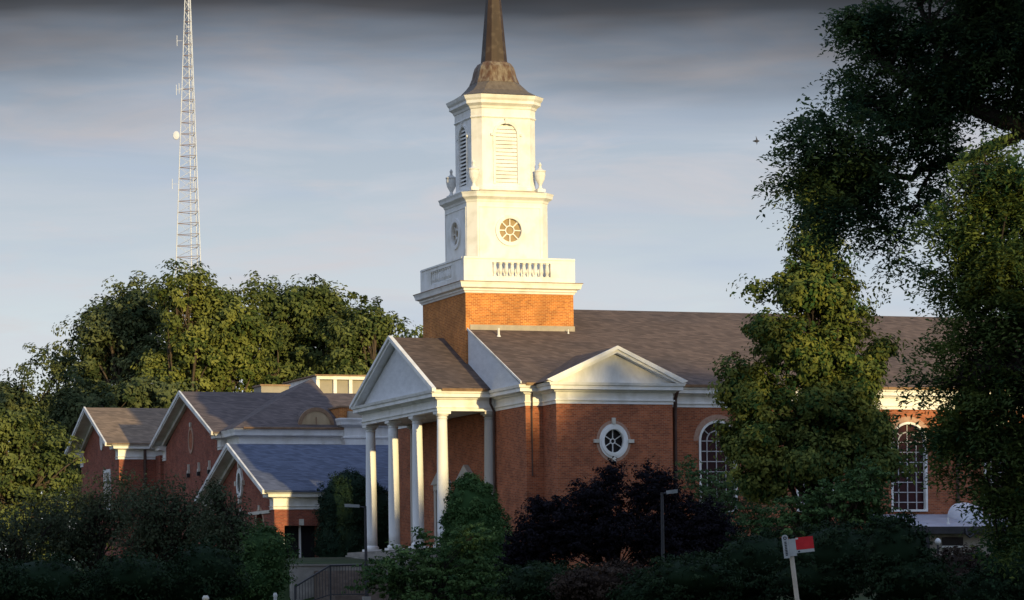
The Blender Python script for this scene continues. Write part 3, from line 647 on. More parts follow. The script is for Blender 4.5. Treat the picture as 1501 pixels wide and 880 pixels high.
# --- low porch annex at the right
an = thing('porch_annex', 'low beige porch with flat grey metal roof under the right window', 'porch', (23, -7, 3.9))
MB().prism([(-8.7, 3.0), (-4.40, 3.0), (-4.40, 5.1), (-8.7, 4.62)], 'x', 20.7, 29.0).build('wall', M['beige_wall'], an)
MB().prism([(-9.3, 4.82), (-4.42, 5.56), (-4.42, 5.42), (-9.3, 4.68)], 'x', 20.2, 29.4).build('roof', M['flat_roof'], an)
MB().box(20.2, 29.4, -9.38, -9.305, 4.50, 4.84).build('fascia', M['iron'], an)
w = MB().box(22.3, 23.4, -8.76, -8.705, 3.95, 4.35).build('window', M['glass'], an)
MB().box(22.25, 23.45, -8.80, -8.70, 3.85, 3.94).build('sill', M['white_worn'], w)
MB().box(21.15, 21.40, -9.2, -8.95, 3.0, 4.68).build('post', M['iron'], an)
MB().tube([(23.2, -9.42, 4.75), (23.2, -9.5, 4.45), (23.35, -9.5, 4.32), (23.55, -9.5, 4.45), (23.55, -9.42, 4.7)], 0.055, 8).build('pipe_bend', M['iron'], an)
MB().lathe(22.9, -8.2, [(0.10, 4.95), (0.05, 5.1), (0.05, 5.3)], 8).build('roof_vent', M['white_worn'], an)
gl = thing('globe_lamp', 'round white globe lamp beside the dark porch post', 'lamp', (21.62, -9.6, 3.9))
MB().tube([(21.62, -9.6, 3.2), (21.62, -9.6, 3.98)], 0.05, 8).build('post', M['iron'], gl)
MB().lathe(21.62, -9.6, [(0.06, 3.97)]+[(0.15*math.sin(math.pi*k/10), 4.13-0.15*math.cos(math.pi*k/10)) for k in range(2, 9)]+[(0.04, 4.29)], 14).build('globe', M['white_worn'], gl, smooth=True)
aw = thing('awning', 'small pale rounded awning above the right end of the porch roof', 'awning', (25.0, -6.5, 5.5))
aa = MB(); secs = []
for k in range(9):
    a = math.pi/2*k/8; secs.append((a))
pts0 = [(24.3+0.7*(1-math.cos(a)), -6.0, 5.35+0.75*math.sin(a)) for a in secs]
aa.lofts([[(x, -5.4, z) for x, _, z in pts0]+[(25.4, -5.4, 6.10), (25.4, -5.4, 5.35)], [(x, -7.0, z-0.3) for x, _, z in pts0]+[(25.4, -7.0, 5.80), (25.4, -7.0, 5.05)]])
aa.build('canopy', M['canvas'], aw)
MB().tube([(24.4, -6.9, 5.0), (24.4, -6.9, 5.3)], 0.04, 6).build('bracket', M['iron'], aw)

# ================================================================= STEPS, WALL, RAILING
rw = MB().box(-7.95, 1.2, -2.3, -1.9, 1.2, 3.30).box(-8.0, 1.26, -2.36, -1.84, 3.302, 3.38)
o = rw.build('retaining_wall', M['concrete']); tag(o, 'pale concrete retaining wall behind the iron stair railing', 'wall')
stp = MB()
for k in range(10): stp.box(-6.9, -3.9, -6.2+0.38*k, -2.37, (1.2 if k == 0 else 1.72+0.15*(k-1)), 1.72+0.15*k)
o = stp.build('steps', M['step_stone']); tag(o, 'brown stone steps climbing away below the church portico', 'steps')
rl = thing('railing', 'black iron railing with thin bars beside the brown stone steps', 'railing', (-7.5, -6.6, 1.9))
RX0, RX1, RX2 = -9.0, -7.35, -5.6
def rz(x): return 3.26 if x > RX1 else 3.26-(RX1-x)*0.57
MB().tube([(RX0, -6.6, rz(RX0)), (RX1, -6.6, 3.26), (RX2, -6.6, 3.28)], 0.04, 8).build('handrail', M['iron'], rl)
MB().tube([(RX0, -6.6, rz(RX0)-0.85), (RX1, -6.6, 1.95), (RX2, -6.6, 1.95)], 0.025, 6).build('bottom_rail', M['iron'], rl)
x = RX0+0.07
while x < RX2:
    MB().tube([(x, -6.6, max(1.75, rz(x)-1.28)), (x, -6.6, rz(x))], 0.014, 5).build('bar', M['iron'], rl); x += 0.135
for x in (RX0, RX1, RX2): MB().box(x-0.035, x+0.035, -6.635, -6.565, 1.4, rz(x)+0.03).build('post', M['iron'], rl)

# ================================================================= LAMP POSTS
def lamp(name, label, base, top, arm, hw):
    g0 = ground_z(base[0], base[1])
    t = thing(name, label, 'street lamp', (base[0], base[1], g0), 'parking lot lamps')
    x, y = base[0], base[1]
    MB().box(x-0.16, x+0.16, y-0.16, y+0.16, g0-0.3, g0+0.25).build('base', M['concrete'], t)
    MB().tube([(x, y, g0+0.2), (x, y, top)], [0.075, 0.055], 10).build('pole', M['iron'], t)
    d = Rv*arm
    MB().tube([(x, y, top-0.06), (x+d.x*0.3, y+d.y*0.3, top-0.03)], 0.035, 8).build('arm', M['iron'], t)
    a = Vector((x, y, top-0.02))+d*0.28; b = Vector((x, y, top+0.04))+d; s = Fv*0.16; 
    mb = MB().loft([tuple(a-s*.7-Zv*0.05), tuple(a+s*.7-Zv*0.05), tuple(a+s*.7+Zv*0.08), tuple(a-s*.7+Zv*0.08)], [tuple(b-s-Zv*0.07), tuple(b+s-Zv*0.07), tuple(b+s+Zv*0.07), tuple(b-s+Zv*0.07)])
    mb.build('lamp_head', M['lamp_metal'], t)
p = at(535, 742, 140); lamp('street_lamp', 'black lamp post with flat grey head in front of the leftmost column', p, p.z, -0.92, 0)
p = at(970, 722, 118); lamp('street_lamp', 'black lamp post with flat grey head in front of the purple maple', p, p.z, 0.58, 0)

# ================================================================= SIGN ON LEANING POST
b0 = at(1172, 910, 60); b0 = Vector((b0.x, b0.y, 0.0)); top = at(1157, 792, 60)
ln = (top-at(1168, 880, 60)).normalized(); base = top-ln*((top.z-ground_z(top.x, top.y))/ln.z)
sg = thing('sign', 'small red and white sign on a leaning pale post', 'sign', base)
side = (Rv+Zv*0.09).normalized(); upv = ln
def plate(mb, o, u0, u1, v0, v1, n0, n1):
    q = [(u0, v0), (u1, v0), (u1, v1), (u0, v1)]
    mb.loft([tuple(o+side*u+upv*v-Fv*n0) for u, v in q], [tuple(o+side*u+upv*v-Fv*n1) for u, v in q]); return mb
MB().tube([base-ln*0.2, top], 0.046, 8).build('post', M['sign_post'], sg)
o0 = top
w = plate(MB(), o0, -0.03, 0.10, -0.31, 0.02, 0.05, 0.07).build('panel', M['sign_white'], sg)
tp = MB(); n_ = 10
pl = [(-0.15, -0.34), (-0.035, -0.34), (-0.035, 0.06)]+[(-0.0925+0.0575*math.cos(math.pi*k/n_), 0.06+0.05*math.sin(math.pi*k/n_)) for k in range(1, n_)]+[(-0.15, 0.06)]
tp.loft([tuple(o0+side*u+upv*v-Fv*0.05) for u, v in pl], [tuple(o0+side*u+upv*v-Fv*0.075) for u, v in pl])
tp = tp.build('panel', M['sign_white'], sg, label='narrow upright white panel with rounded top')
mk = MB()
for k in range(9): plate(mk, o0, -0.115, -0.072, -0.29+0.031*k, -0.27+0.031*k, 0.076, 0.079)
for k in range(12):
    a = 2*math.pi*k/12; u = -0.0925+0.026*math.cos(a); v = 0.045+0.026*math.sin(a); plate(mk, o0, u-0.008, u+0.008, v-0.008, v+0.008, 0.076, 0.079)
mk.build('marks', M['louver_dark'], tp)
rp_ = plate(MB(), o0, 0.103, 0.44, -0.20, 0.035, 0.05, 0.07).build('panel', M['sign_red'], sg, label='red panel of the sign')
plate(MB(), o0, 0.103, 0.44, -0.262, -0.203, 0.05, 0.07).build('strip', M['sign_white'], rp_)
mk = plate(MB(), o0, 0.105, 0.155, 0.0, 0.03, 0.071, 0.074).build('sticker', M['stone'], rp_)
mk = plate(MB(), o0, 0.125, 0.165, -0.25, -0.22, 0.071, 0.074)
mk.build('mark', M['louver_dark'], rp_)

# two little white markers low on the left
for px, py, w_, lb in ((403, 875, 0.10, 'thin white marker post at the right end of the dark bushes'), (301, 879, 0.16, 'short wide white marker low among the dark bushes')):
    p = at(px, py, 70); t = thing('marker_post', lb, 'marker post', (p.x, p.y, ground_z(p.x, p.y)))
    MB().box(p.x-w_/2*0.55, p.x+w_/2*0.55, p.y-0.04, p.y+0.04, ground_z(p.x, p.y), p.z).build('post', M['sign_white'], t)
    MB().lathe(p.x, p.y, [(w_*0.5, p.z), (w_*0.5, p.z+0.04), (w_*0.3, p.z+0.09)], 10).build('cap', M['sign_white'], t)

# ================================================================= RADIO MAST
mast_base = at(286, 880, 420); mx, my = mast_base.x, mast_base.y; mz = 4.0
mast = thing('radio_mast', 'tall tapering white lattice radio mast rising behind the trees', 'mast', (mx, my, mz))
def mr(z): return max(0.22, 2.25-(z-46)*0.0486)
def mleg(k, z):
    a = R_(-68+120*k) ; return Vector((mx+mr(z)*math.cos(a)*0.93, my+mr(z)*math.sin(a), z))
for k in range(3): MB().tube([mleg(k, 4), mleg(k, 88)], [0.085, 0.06], 6).build('leg', M['pole_white'], mast)
for k in range(3):
    h = MB(); d = h; z = 6.0; i = 0
    while z < 86:
        hh = 1.5
        a, b = mleg(k, z), mleg((k+1) % 3, z); a2, b2 = mleg(k, z+hh), mleg((k+1) % 3, z+hh)
        h.cur = 0; h.tube([a, b], 0.042, 4); h.cur = 1
        d.tube([a, b2], 0.022, 4); d.tube([b, a2], 0.022, 4)
        z += hh; i += 1
    h.build('lattice', [M['pole_dark'], M['pole_white']], mast)
MB().tube([(mx, my, 4), (mx, my, 90)], 0.09, 5).build('cable_ladder', M['pole_white'], mast)
dp = at(258, 199, 419)
ds_ = MB()
secs = []
for r_, o in ((0.1, 0.4), (0.35, 0.1), (0.55, -0.1), (0.6, -0.2), (0.55, -0.28), (0.2, -0.32)):
    secs.append([tuple(dp-Fv*(-o)+Rv*(0.75*r_*math.cos(2*math.pi*k/16))+Zv*(r_*math.sin(2*math.pi*k/16))) for k in range(16)])
ds_.lofts(secs).build('dish', M['pole_white'], mast)
for (px, py, s_) in ((262, 130, -1.0), (285, 152, 1), (259, 60, -1), (279, 40, 1), (252, 270, -1), (286, 210, 1), (283, 268, 1), (258, 132, -1)):
    q = at(px, py, 419); 
    MB().tube([q-Zv*0.7, q+Zv*0.7], 0.045, 5).tube([q, q-Rv*s_*0.7], 0.03, 5).build('aerial', M['pole_white'], mast)

# ================================================================= FOLIAGE
def leaf_mesh(name, pos, size, rng, mat_, parent, tone, up=0.35, aspect=0.5, normals=None, core=None, nk=0.5):
    n = len(pos)
    nr = rng.normal(size=(n, 3)); nr[:, 2] = np.abs(nr[:, 2])*0.6+up
    if normals is not None: nr = nr*nk+normals
    nr /= np.linalg.norm(nr, axis=1)[:, None]
    t = rng.normal(size=(n, 3)); t -= nr*(t*nr).sum(1)[:, None]; t /= np.linalg.norm(t, axis=1)[:, None]
    b = np.cross(nr, t); sz = size*rng.uniform(0.55, 1.35, n)[:, None]
    v = np.empty((n, 4, 3))
    v[:, 0] = pos-t*sz*0.5; v[:, 2] = pos+t*sz*0.5-nr*sz*0.12
    v[:, 1] = pos+b*sz*aspect*0.5+nr*sz*0.08-t*sz*0.06; v[:, 3] = pos-b*sz*aspect*0.5+nr*sz*0.08-t*sz*0.06
    v = v.reshape(-1, 3); f = np.arange(4*n).reshape(n, 4)
    off = ROOT.get(parent.name, Vector()); v -= np.array(off)
    tn = np.repeat(tone, 4)
    if core is not None:
        cv, cf = core; f2 = cf+len(v); v = np.vstack([v, cv-np.array(off)]); f = np.vstack([f, f2]); tn = np.concatenate([tn, np.full(len(cv), 0.1)])
    me = bpy.data.meshes.new(name); nv, nf = len(v), len(f)
    me.vertices.add(nv); me.vertices.foreach_set('co', v.ravel().astype(np.float32))
    me.loops.add(nf*4); me.loops.foreach_set('vertex_index', f.ravel().astype(np.int32))
    me.polygons.add(nf); me.polygons.foreach_set('loop_start', (np.arange(nf)*4).astype(np.int32))
    me.update(calc_edges=True)
    a = me.attributes.new('tone', 'FLOAT', 'POINT'); a.data.foreach_set('value', tn.astype(np.float32))
    me.materials.append(mat_); o = bpy.data.objects.new(name, me); col.objects.link(o); o.parent = parent
    return o
def tree(name, label, cat, depth, base_px, blobs, leaf, size, nclump, per, clump_r, seed, bark='bark', trunk_r=0.25, group=None, flat=0.7, surf=0.55, tone_gain=1.0, core=False, aspect=0.5, limbs=26, base_z=None, elong=None, dscale=1.0, multi=1, droop=0.0, trunk_h=0.45, up=0.35, horiz=False, limb_k=0.5, rough=0.10, shell=0.35, sprays=None, limb_px=None, twigs=0, bough=None):
    rng = np.random.default_rng(seed); s = depth/FPX
    B = []
    for (cx, cy, rx, ry) in blobs:
        c = at(cx, cy, depth); B.append((np.array(c), rx*s, rx*s*dscale, ry*s))
    b = at(base_px, 880, depth); gz = ground_z(b.x, b.y) if base_z is None else base_z
    root = thing(name, label, cat, (b.x, b.y, gz), group)
    vol = np.array([q[1]*q[3]*(q[1]*q[3])**0.15 for q in B]); cnt = rng.multinomial(nclump, vol/vol.sum())
    Rn, Fn = np.array(Rv), np.array(Fv); centers = []; outs = []
    for (c, rx, rd, ry), k in zip(B, cnt):
        d = rng.normal(size=(k, 3)); d /= np.linalg.norm(d, axis=1)[:, None]
        r = surf+(1-surf)*rng.uniform(0, 1, k)**0.6; r = r*(rng.uniform(0.78, 1.14, k) if rough > 0.05 else rng.uniform(0.95, 1.03, k))*(1+rough*np.sin(3.1*d[:, 0]*3+cx)*np.sin(2.7*d[:, 2]*3+cy)); ol = rng.uniform(0, 1, k) < 0.08; r = np.where(ol, r*1.10, r)
        if bough: r = r*0.82
        p = c+(d[:, 0]*r*rx)[:, None]*Rn+(d[:, 1]*r*rd)[:, None]*Fn; p[:, 2] += d[:, 2]*r*ry
        if bough:
            nb_ = max(3, int(k/bough[0])); bi = rng.integers(0, nb_, k); bc = p[:nb_][bi] if k >= nb_ else p
            sc = np.exp(rng.normal(0, 0.28, nb_))[bi] if k >= nb_ else np.ones(k)
            if k >= nb_:
                e_ = rng.normal(size=(k, 3)); e_ /= np.linalg.norm(e_, axis=1)[:, None]; e_[:, 2] *= bough[2]
                od = (d[:nb_, 0][:, None]*Rn+d[:nb_, 1][:, None]*Fn+d[:nb_, 2][:, None]*np.array([0, 0, 1]))[bi]
                p = bc+e_*(bough[1]*sc*rng.uniform(0.55, 1.0, k))[:, None]
                d = d[:nb_][bi]; oo = od*0.5+e_*0.9; oo[:, 2] += 0.15
                centers.append(p); outs.append(oo/np.linalg.norm(oo, axis=1)[:, None]); continue
        centers.append(p); outs.append(d[:, 0][:, None]*Rn+d[:, 1][:, None]*Fn+d[:, 2][:, None]*np.array([0, 0, 1]))
    centers = np.vstack(centers); outs = np.vstack(outs)
    keep = centers[:, 2] > gz+0.1; centers = centers[keep]; outs = outs[keep]; K = len(centers)
    cr = clump_r*np.exp(rng.normal(-0.05, 0.35, K)); ct = np.clip(rng.normal(0.42, 0.28, K), 0, 1)
    idx = np.repeat(np.arange(K), per); n = len(idx)
    q = rng.normal(size=(n, 3)); q /= np.linalg.norm(q, axis=1)[:, None]; qd = q.copy(); q *= (rng.uniform(0, 1, n)**shell)[:, None]
    if elong is not None:   # spray-shaped clumps, pointing outwards and slightly down
        dirv = outs+rng.normal(size=outs.shape)*0.45; dirv[:, 2] -= droop; dirv /= np.linalg.norm(dirv, axis=1)[:, None]
        al = (q*dirv[idx]).sum(1)[:, None]*dirv[idx]; q = q*0.55+al*(elong-0.55)
    q[:, 2] *= flat
    pos = centers[idx]+q*cr[idx][:, None]
    tone = np.clip(ct[idx]*tone_gain+rng.normal(0, 0.16, n), 0, 1)
    nrm = qd*0.8+outs[idx]*(0.35 if not bough else 0.9)
    if sprays:
        nl, sl_, lw = sprays; S = K*per; ci = np.repeat(np.arange(K), per)
        dv = rng.normal(size=(S, 3)); dv /= np.linalg.norm(dv, axis=1)[:, None]; dv = dv+outs[ci]*0.5; dv[:, 2] = dv[:, 2]*0.6-droop*0.5
        dv /= np.linalg.norm(dv, axis=1)[:, None]; st0 = centers[ci]+rng.normal(size=(S, 3))*cr[ci][:, None]*0.35
        ln_ = sl_*rng.uniform(0.6, 1.3, S); sd_ = np.cross(dv, rng.normal(size=(S, 3))*0.5+np.array([0, 0, 1.0])); sd_ /= np.linalg.norm(sd_, axis=1)[:, None]
        tt = np.tile(np.arange(nl)/(nl-1), S); si = np.repeat(np.arange(S), nl); sgn = np.tile(np.where(np.arange(nl) % 2 == 0, 1.0, -1.0), S)
        pos = st0[si]+dv[si]*(ln_[si]*tt)[:, None]+sd_[si]*(sgn*size*0.5)[:, None]; pos[:, 2] -= droop*1.1*ln_[si]*tt**2
        pos += rng.normal(size=pos.shape)*size*0.15; n = len(pos); tone = np.clip((ct[ci]*tone_gain+rng.normal(0, 0.12, S))[si]+rng.normal(0, 0.06, n), 0, 1)
        un = np.cross(sd_, dv); un *= np.sign(un[:, 2:3]+1e-9); nrm = un[si]*1.2
    cr_ = None
    if core:
        cv = []; cf = []; 
        for (c, rx, rd, ry) in B:
            o0 = len(cv); nu, nv = 14, 8
            for j in range(nv+1):
                for i in range(nu):
                    th = math.pi*j/nv; ph = 2*math.pi*i/nu; k = (0.80 if core is True else core)*(1+0.06*math.sin(5*ph+3*th))
                    d = Rn*math.cos(ph)*math.sin(th)*rx*k+Fn*math.sin(ph)*math.sin(th)*rd*k
                    cv.append(c+d+np.array([0, 0, math.cos(th)*ry*k]))
            for j in range(nv):
                for i in range(nu): cf.append((o0+j*nu+i, o0+j*nu+(i+1) % nu, o0+(j+1)*nu+(i+1) % nu, o0+(j+1)*nu+i))
        cr_ = (np.array(cv), np.array(cf))
    leaf_mesh('crown', pos, size, rng, M[leaf], root, tone, aspect=aspect, normals=nrm, core=cr_, up=up)
    # trunk and limbs
    mb = MB(); topc = centers.mean(0); hh = max(centers[:, 2].max()-gz, 0.5)
    for mi_ in range(multi):
        ox = rng.normal()*trunk_r*2.2 if multi > 1 else 0; oy = rng.normal()*trunk_r*2.2 if multi > 1 else 0
        b0 = Vector((b.x+ox*0.6, b.y+oy*0.6, gz-0.2)); tp = Vector(topc)*0.7+Vector((b.x+ox*3, b.y+oy*3, 0))*0.3; tp.z = gz+hh*(0.86 if multi == 1 else trunk_h+0.2)
        pts = [b0]; 
        for k in range(1, 8):
            t = k/7; w = b0.lerp(tp, t); w.x += rng.normal()*0.012*hh; w.y += rng.normal()*0.012*hh; pts.append(w)
        tr_ = trunk_r/(1 if multi == 1 else 1.6)
        mb.tube(pts, [tr_*(1-0.85*k/7)+0.01 for k in range(8)], 8)
        order = rng.permutation(K)[:limbs//multi]
        for j in order:
            e = Vector(centers[j]); t = min(0.92, max(0.22, ((e.z-gz)/hh)*0.72*rng.uniform(0.7, 1.0)));  t = max(t, min(0.9, (e.z-gz)/hh*0.95)) if horiz else t
            st_ = b0.lerp(tp, t); k = int(t*7); st_ = pts[k].lerp(pts[min(7, k+1)], t*7-k)
            md = st_.lerp(e, 0.5)+Vector((rng.normal()*0.05*hh, rng.normal()*0.05*hh, 0.05*hh))
            r0 = tr_*(1-0.8*t)*limb_k
            P_ = [st_*(1-u)**2+md*2*u*(1-u)+e*u*u for u in (0, .2, .4, .6, .8, 1)]
            mb.tube(P_, [r0*(1-0.85*u)+0.006 for u in (0, .2, .4, .6, .8, 1)], 5)
            for _ in range(3):   # side branches to neighbouring clumps
                dd = np.linalg.norm(centers-centers[j], axis=1); nb = np.argsort(dd)[1:9]; e2 = Vector(centers[rng.choice(nb)]) if K > 9 else e
                s0 = P_[2+int(rng.integers(0, 3))]; mb.tube([s0, s0.lerp(e2, 0.5)+Vector((0, 0, 0.02*hh)), e2], [r0*0.45+0.004, r0*0.28+0.004, 0.005], 4)
    if limb_px:
        nodes = []
        for pl in limb_px:
            P_ = [at(px_, py_, depth+dd)  for px_, py_, r_, dd in pl]; rr_ = [q_[2] for q_ in pl]
            Q_ = []; q2 = []
            for i_ in range(len(P_)-1):
                for u in (0, .25, .5, .75): Q_.append(P_[i_].lerp(P_[i_+1], u)+Vector(rng.normal(size=3))*0.03); q2.append(rr_[i_]*(1-u)+rr_[i_+1]*u)
            Q_.append(P_[-1]); q2.append(rr_[-1]); mb.tube(Q_, q2, 8); nodes += [(p_, r_) for p_, r_ in zip(Q_, q2)]
        npz = np.array([tuple(p_) for p_, _ in nodes])
        for j in rng.permutation(K)[:twigs]:
            e = Vector(centers[j]); k = int(np.argmin(np.linalg.norm(npz-centers[j], axis=1)+rng.uniform(0, 0.5, len(npz)))); s0, r0 = nodes[k]
            r1 = min(r0*0.5, 0.022); L_ = (e-s0).length; md = s0.lerp(e, 0.5)+Vector(rng.normal(size=3))*0.13*L_+Vector((0, 0, 0.1*L_))
            PP = [s0*(1-u)**2+md*2*u*(1-u)+e*u*u+Vector(rng.normal(size=3))*0.02 for u in (0, .17, .33, .5, .67, .83, 1)]
            mb.tube(PP, [r1*(1-0.85*u)+0.003 for u in (0, .17, .33, .5, .67, .83, 1)], 4)
    mb.build('trunk', M[bark], root, recalc=False)
    return root

G1 = 'trees behind the church buildings'
tree('tree', 'big grey green tree at the far left behind the bright tree', 'tree', 245, 60, [(58, 590, 62, 72), (12, 620, 62, 66), (112, 555, 48, 52), (70, 650, 70, 60), (-60, 640, 70, 70), (95, 520, 26, 22)], 'leaf_oak_grey', 0.36, 640, 48, 0.75, 11, surf=0.55, flat=0.8, rough=0.16, bough=(13, 1.75, 0.72), trunk_r=0.5, group=G1, limbs=40)
tree('tree', 'tallest broad oak behind the tan roof, left of the mast', 'tree', 240, 200, [(190, 470, 62, 52), (222, 440, 42, 36), (160, 520, 58, 52), (140, 480, 32, 34), (215, 540, 60, 55), (160, 585, 60, 40)], 'leaf_oak_grey', 0.36, 640, 48, 0.75, 12, surf=0.55, flat=0.8, rough=0.16, bough=(13, 1.75, 0.72), trunk_r=0.55, group=G1, limbs=40, tone_gain=1.1)
tree('tree', 'bright yellow green tree standing in front of the mast base', 'tree', 228, 290, [(290, 462, 50, 58), (262, 432, 30, 26), (325, 475, 44, 52), (285, 540, 66, 58), (345, 520, 34, 66), (240, 560, 40, 40)], 'leaf_bright', 0.35, 760, 48, 0.72, 13, surf=0.55, flat=0.8, rough=0.16, bough=(13, 1.75, 0.72), trunk_r=0.5, group=G1, limbs=40, tone_gain=1.15)
tree('tree', 'round green tree with dark left side, right of the mast', 'tree', 238, 440, [(430, 470, 44, 52), (400, 500, 34, 46), (462, 500, 48, 62), (425, 550, 60, 48), (480, 460, 30, 32), (395, 445, 26, 26), (430, 438, 28, 24)], 'leaf_oak', 0.36, 660, 48, 0.72, 14, surf=0.55, flat=0.8, rough=0.16, bough=(13, 1.75, 0.72), trunk_r=0.5, group=G1, limbs=40)
tree('tree', 'green tree just left of the portico pediment', 'tree', 232, 545, [(525, 500, 42, 52), (555, 480, 24, 32), (510, 550, 48, 44), (572, 525, 26, 46), (585, 500, 14, 18), (545, 570, 50, 40), (602, 500, 10, 9)], 'leaf_oak', 0.34, 560, 48, 0.68, 15, surf=0.55, flat=0.8, rough=0.16, bough=(13, 1.75, 0.72), trunk_r=0.45, group=G1, limbs=36)
tree('tree', 'dark tree in the gap between the bright left tree and the far wing', 'tree', 222, 118, [(110, 610, 42, 52), (80, 660, 44, 60), (150, 590, 40, 30), (185, 585, 50, 26), (235, 580, 40, 26)], 'leaf_oak_grey', 0.36, 420, 48, 0.7, 16, surf=0.55, flat=0.8, rough=0.16, bough=(13, 1.75, 0.72), trunk_r=0.4, group=G1, tone_gain=0.8)
tree('tree', 'bright green leafy tree at the left edge beside the far wing', 'tree', 180, 20, [(28, 650, 52, 55), (5, 620, 45, 34), (50, 700, 44, 50), (10, 720, 60, 60), (68, 660, 26, 34), (-40, 680, 50, 60), (30, 760, 70, 50), (85, 735, 36, 44), (70, 800, 60, 40)], 'leaf_oak', 0.27, 640, 48, 0.55, 17, surf=0.55, flat=0.8, rough=0.16, bough=(13, 1.3, 0.7), trunk_r=0.4, limbs=36)
# hazy olive trees in front of the brick wings
G2 = 'thin olive trees in front of the wings'
tree('tree', 'thin brownish tree in front of the far wing window', 'tree', 112, 150, [(120, 770, 62, 62), (170, 740, 50, 52), (90, 800, 60, 50)], 'leaf_olive', 0.12, 420, 26, 0.42, 21, 'bark_dark', 0.12, group=G2, surf=0.2, limbs=50)
tree('tree', 'thin brownish tree in front of the hall gable', 'tree', 108, 250, [(235, 755, 62, 58), (280, 770, 60, 52), (220, 800, 60, 50)], 'leaf_olive', 0.12, 420, 26, 0.42, 22, 'bark_dark', 0.12, group=G2, surf=0.2, limbs=50)
tree('tree', 'thin olive tree crossing the gable end of the low wing', 'tree', 105, 345, [(330, 780, 46, 52), (312, 728, 20, 24), (370, 805, 44, 40)], 'leaf_olive', 0.12, 330, 26, 0.40, 23, 'bark_dark', 0.11, group=G2, surf=0.2, limbs=46)
tree('tree', 'thin olive tree at the left edge below the bright tree', 'tree', 110, 30, [(30, 790, 70, 58), (-20, 800, 60, 60), (70, 760, 36, 36)], 'leaf_olive', 0.12, 330, 26, 0.42, 24, 'bark_dark', 0.12, group=G2, surf=0.2)
G3 = 'dark bushes along the bottom left'
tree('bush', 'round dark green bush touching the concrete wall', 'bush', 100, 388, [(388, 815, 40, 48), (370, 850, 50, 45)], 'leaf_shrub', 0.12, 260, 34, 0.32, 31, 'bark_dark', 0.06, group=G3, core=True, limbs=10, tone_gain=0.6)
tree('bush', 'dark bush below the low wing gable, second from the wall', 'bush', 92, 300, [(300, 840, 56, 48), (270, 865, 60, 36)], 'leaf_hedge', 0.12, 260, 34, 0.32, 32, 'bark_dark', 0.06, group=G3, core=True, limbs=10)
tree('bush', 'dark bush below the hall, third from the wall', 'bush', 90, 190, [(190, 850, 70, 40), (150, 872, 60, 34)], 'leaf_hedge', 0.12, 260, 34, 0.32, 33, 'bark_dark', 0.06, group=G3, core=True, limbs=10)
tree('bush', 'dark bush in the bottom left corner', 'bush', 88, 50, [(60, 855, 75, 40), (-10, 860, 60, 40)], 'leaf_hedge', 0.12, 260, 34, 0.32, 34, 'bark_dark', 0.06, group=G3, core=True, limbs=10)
# planting round the portico
tree('clipped_yew', 'dark clipped dome shaped yew behind the leftmost column', 'bush', 168, 512, [(512, 748, 46, 58), (511, 800, 50, 56), (545, 770, 34, 62)], 'leaf_yew', 0.11, 1500, 30, 0.20, 41, 'bark_dark', 0.1, core=0.92, limbs=4, surf=0.93, flat=1.0, rough=0.02)
tree('cone_shrub', 'green cone shaped shrub in front of the rightmost column', 'bush', 143, 695, [(688, 728, 24, 32), (691, 750, 40, 50), (697, 790, 51, 60), (699, 830, 54, 56)], 'leaf_cone', 0.13, 1200, 34, 0.24, 42, 'bark_dark', 0.1, core=0.88, limbs=4, surf=0.90, flat=0.7, rough=0.03)
tree('shrub', 'loose leafy green shrub hiding the foot of the columns', 'bush', 120, 640, [(600, 835, 62, 36), (660, 815, 60, 34), (560, 850, 44, 32), (710, 850, 56, 38), (618, 795, 16, 22), (690, 790, 46, 24), (640, 860, 90, 36)], 'leaf_shrub', 0.16, 520, 26, 0.34, 43, 'bark_dark', 0.08, limbs=40, elong=1.5, flat=0.35, surf=0.4, multi=3, tone_gain=1.1, up=1.0)
tree('purple_maple', 'wide dark purple japanese maple in front of the oval window', 'tree', 126, 900, [(872, 738, 46, 40), (897, 702, 20, 27), (955, 722, 46, 40), (822, 762, 46, 36), (1005, 765, 52, 44), (900, 780, 90, 32), (790, 795, 52, 42), (985, 800, 66, 38), (1050, 790, 34, 44), (765, 825, 34, 26), (855, 800, 60, 26), (790, 745, 20, 18)], 'leaf_purple', 0.13, 2500, 34, 0.36, 44, 'bark_dark', 0.13, limbs=30, flat=0.6, surf=0.25, multi=6, elong=1.2)
tree('dogwood', 'loose green small tree right of the purple maple below the arched window', 'tree', 136, 1050, [(1040, 712, 44, 28), (1010, 690, 22, 20), (1080, 728, 48, 30), (1055, 765, 62, 36), (1120, 760, 40, 34)], 'leaf_dogwood', 0.15, 330, 24, 0.40, 45, 'bark', 0.12, limbs=36, flat=0.4, surf=0.3, multi=2, elong=1.3)
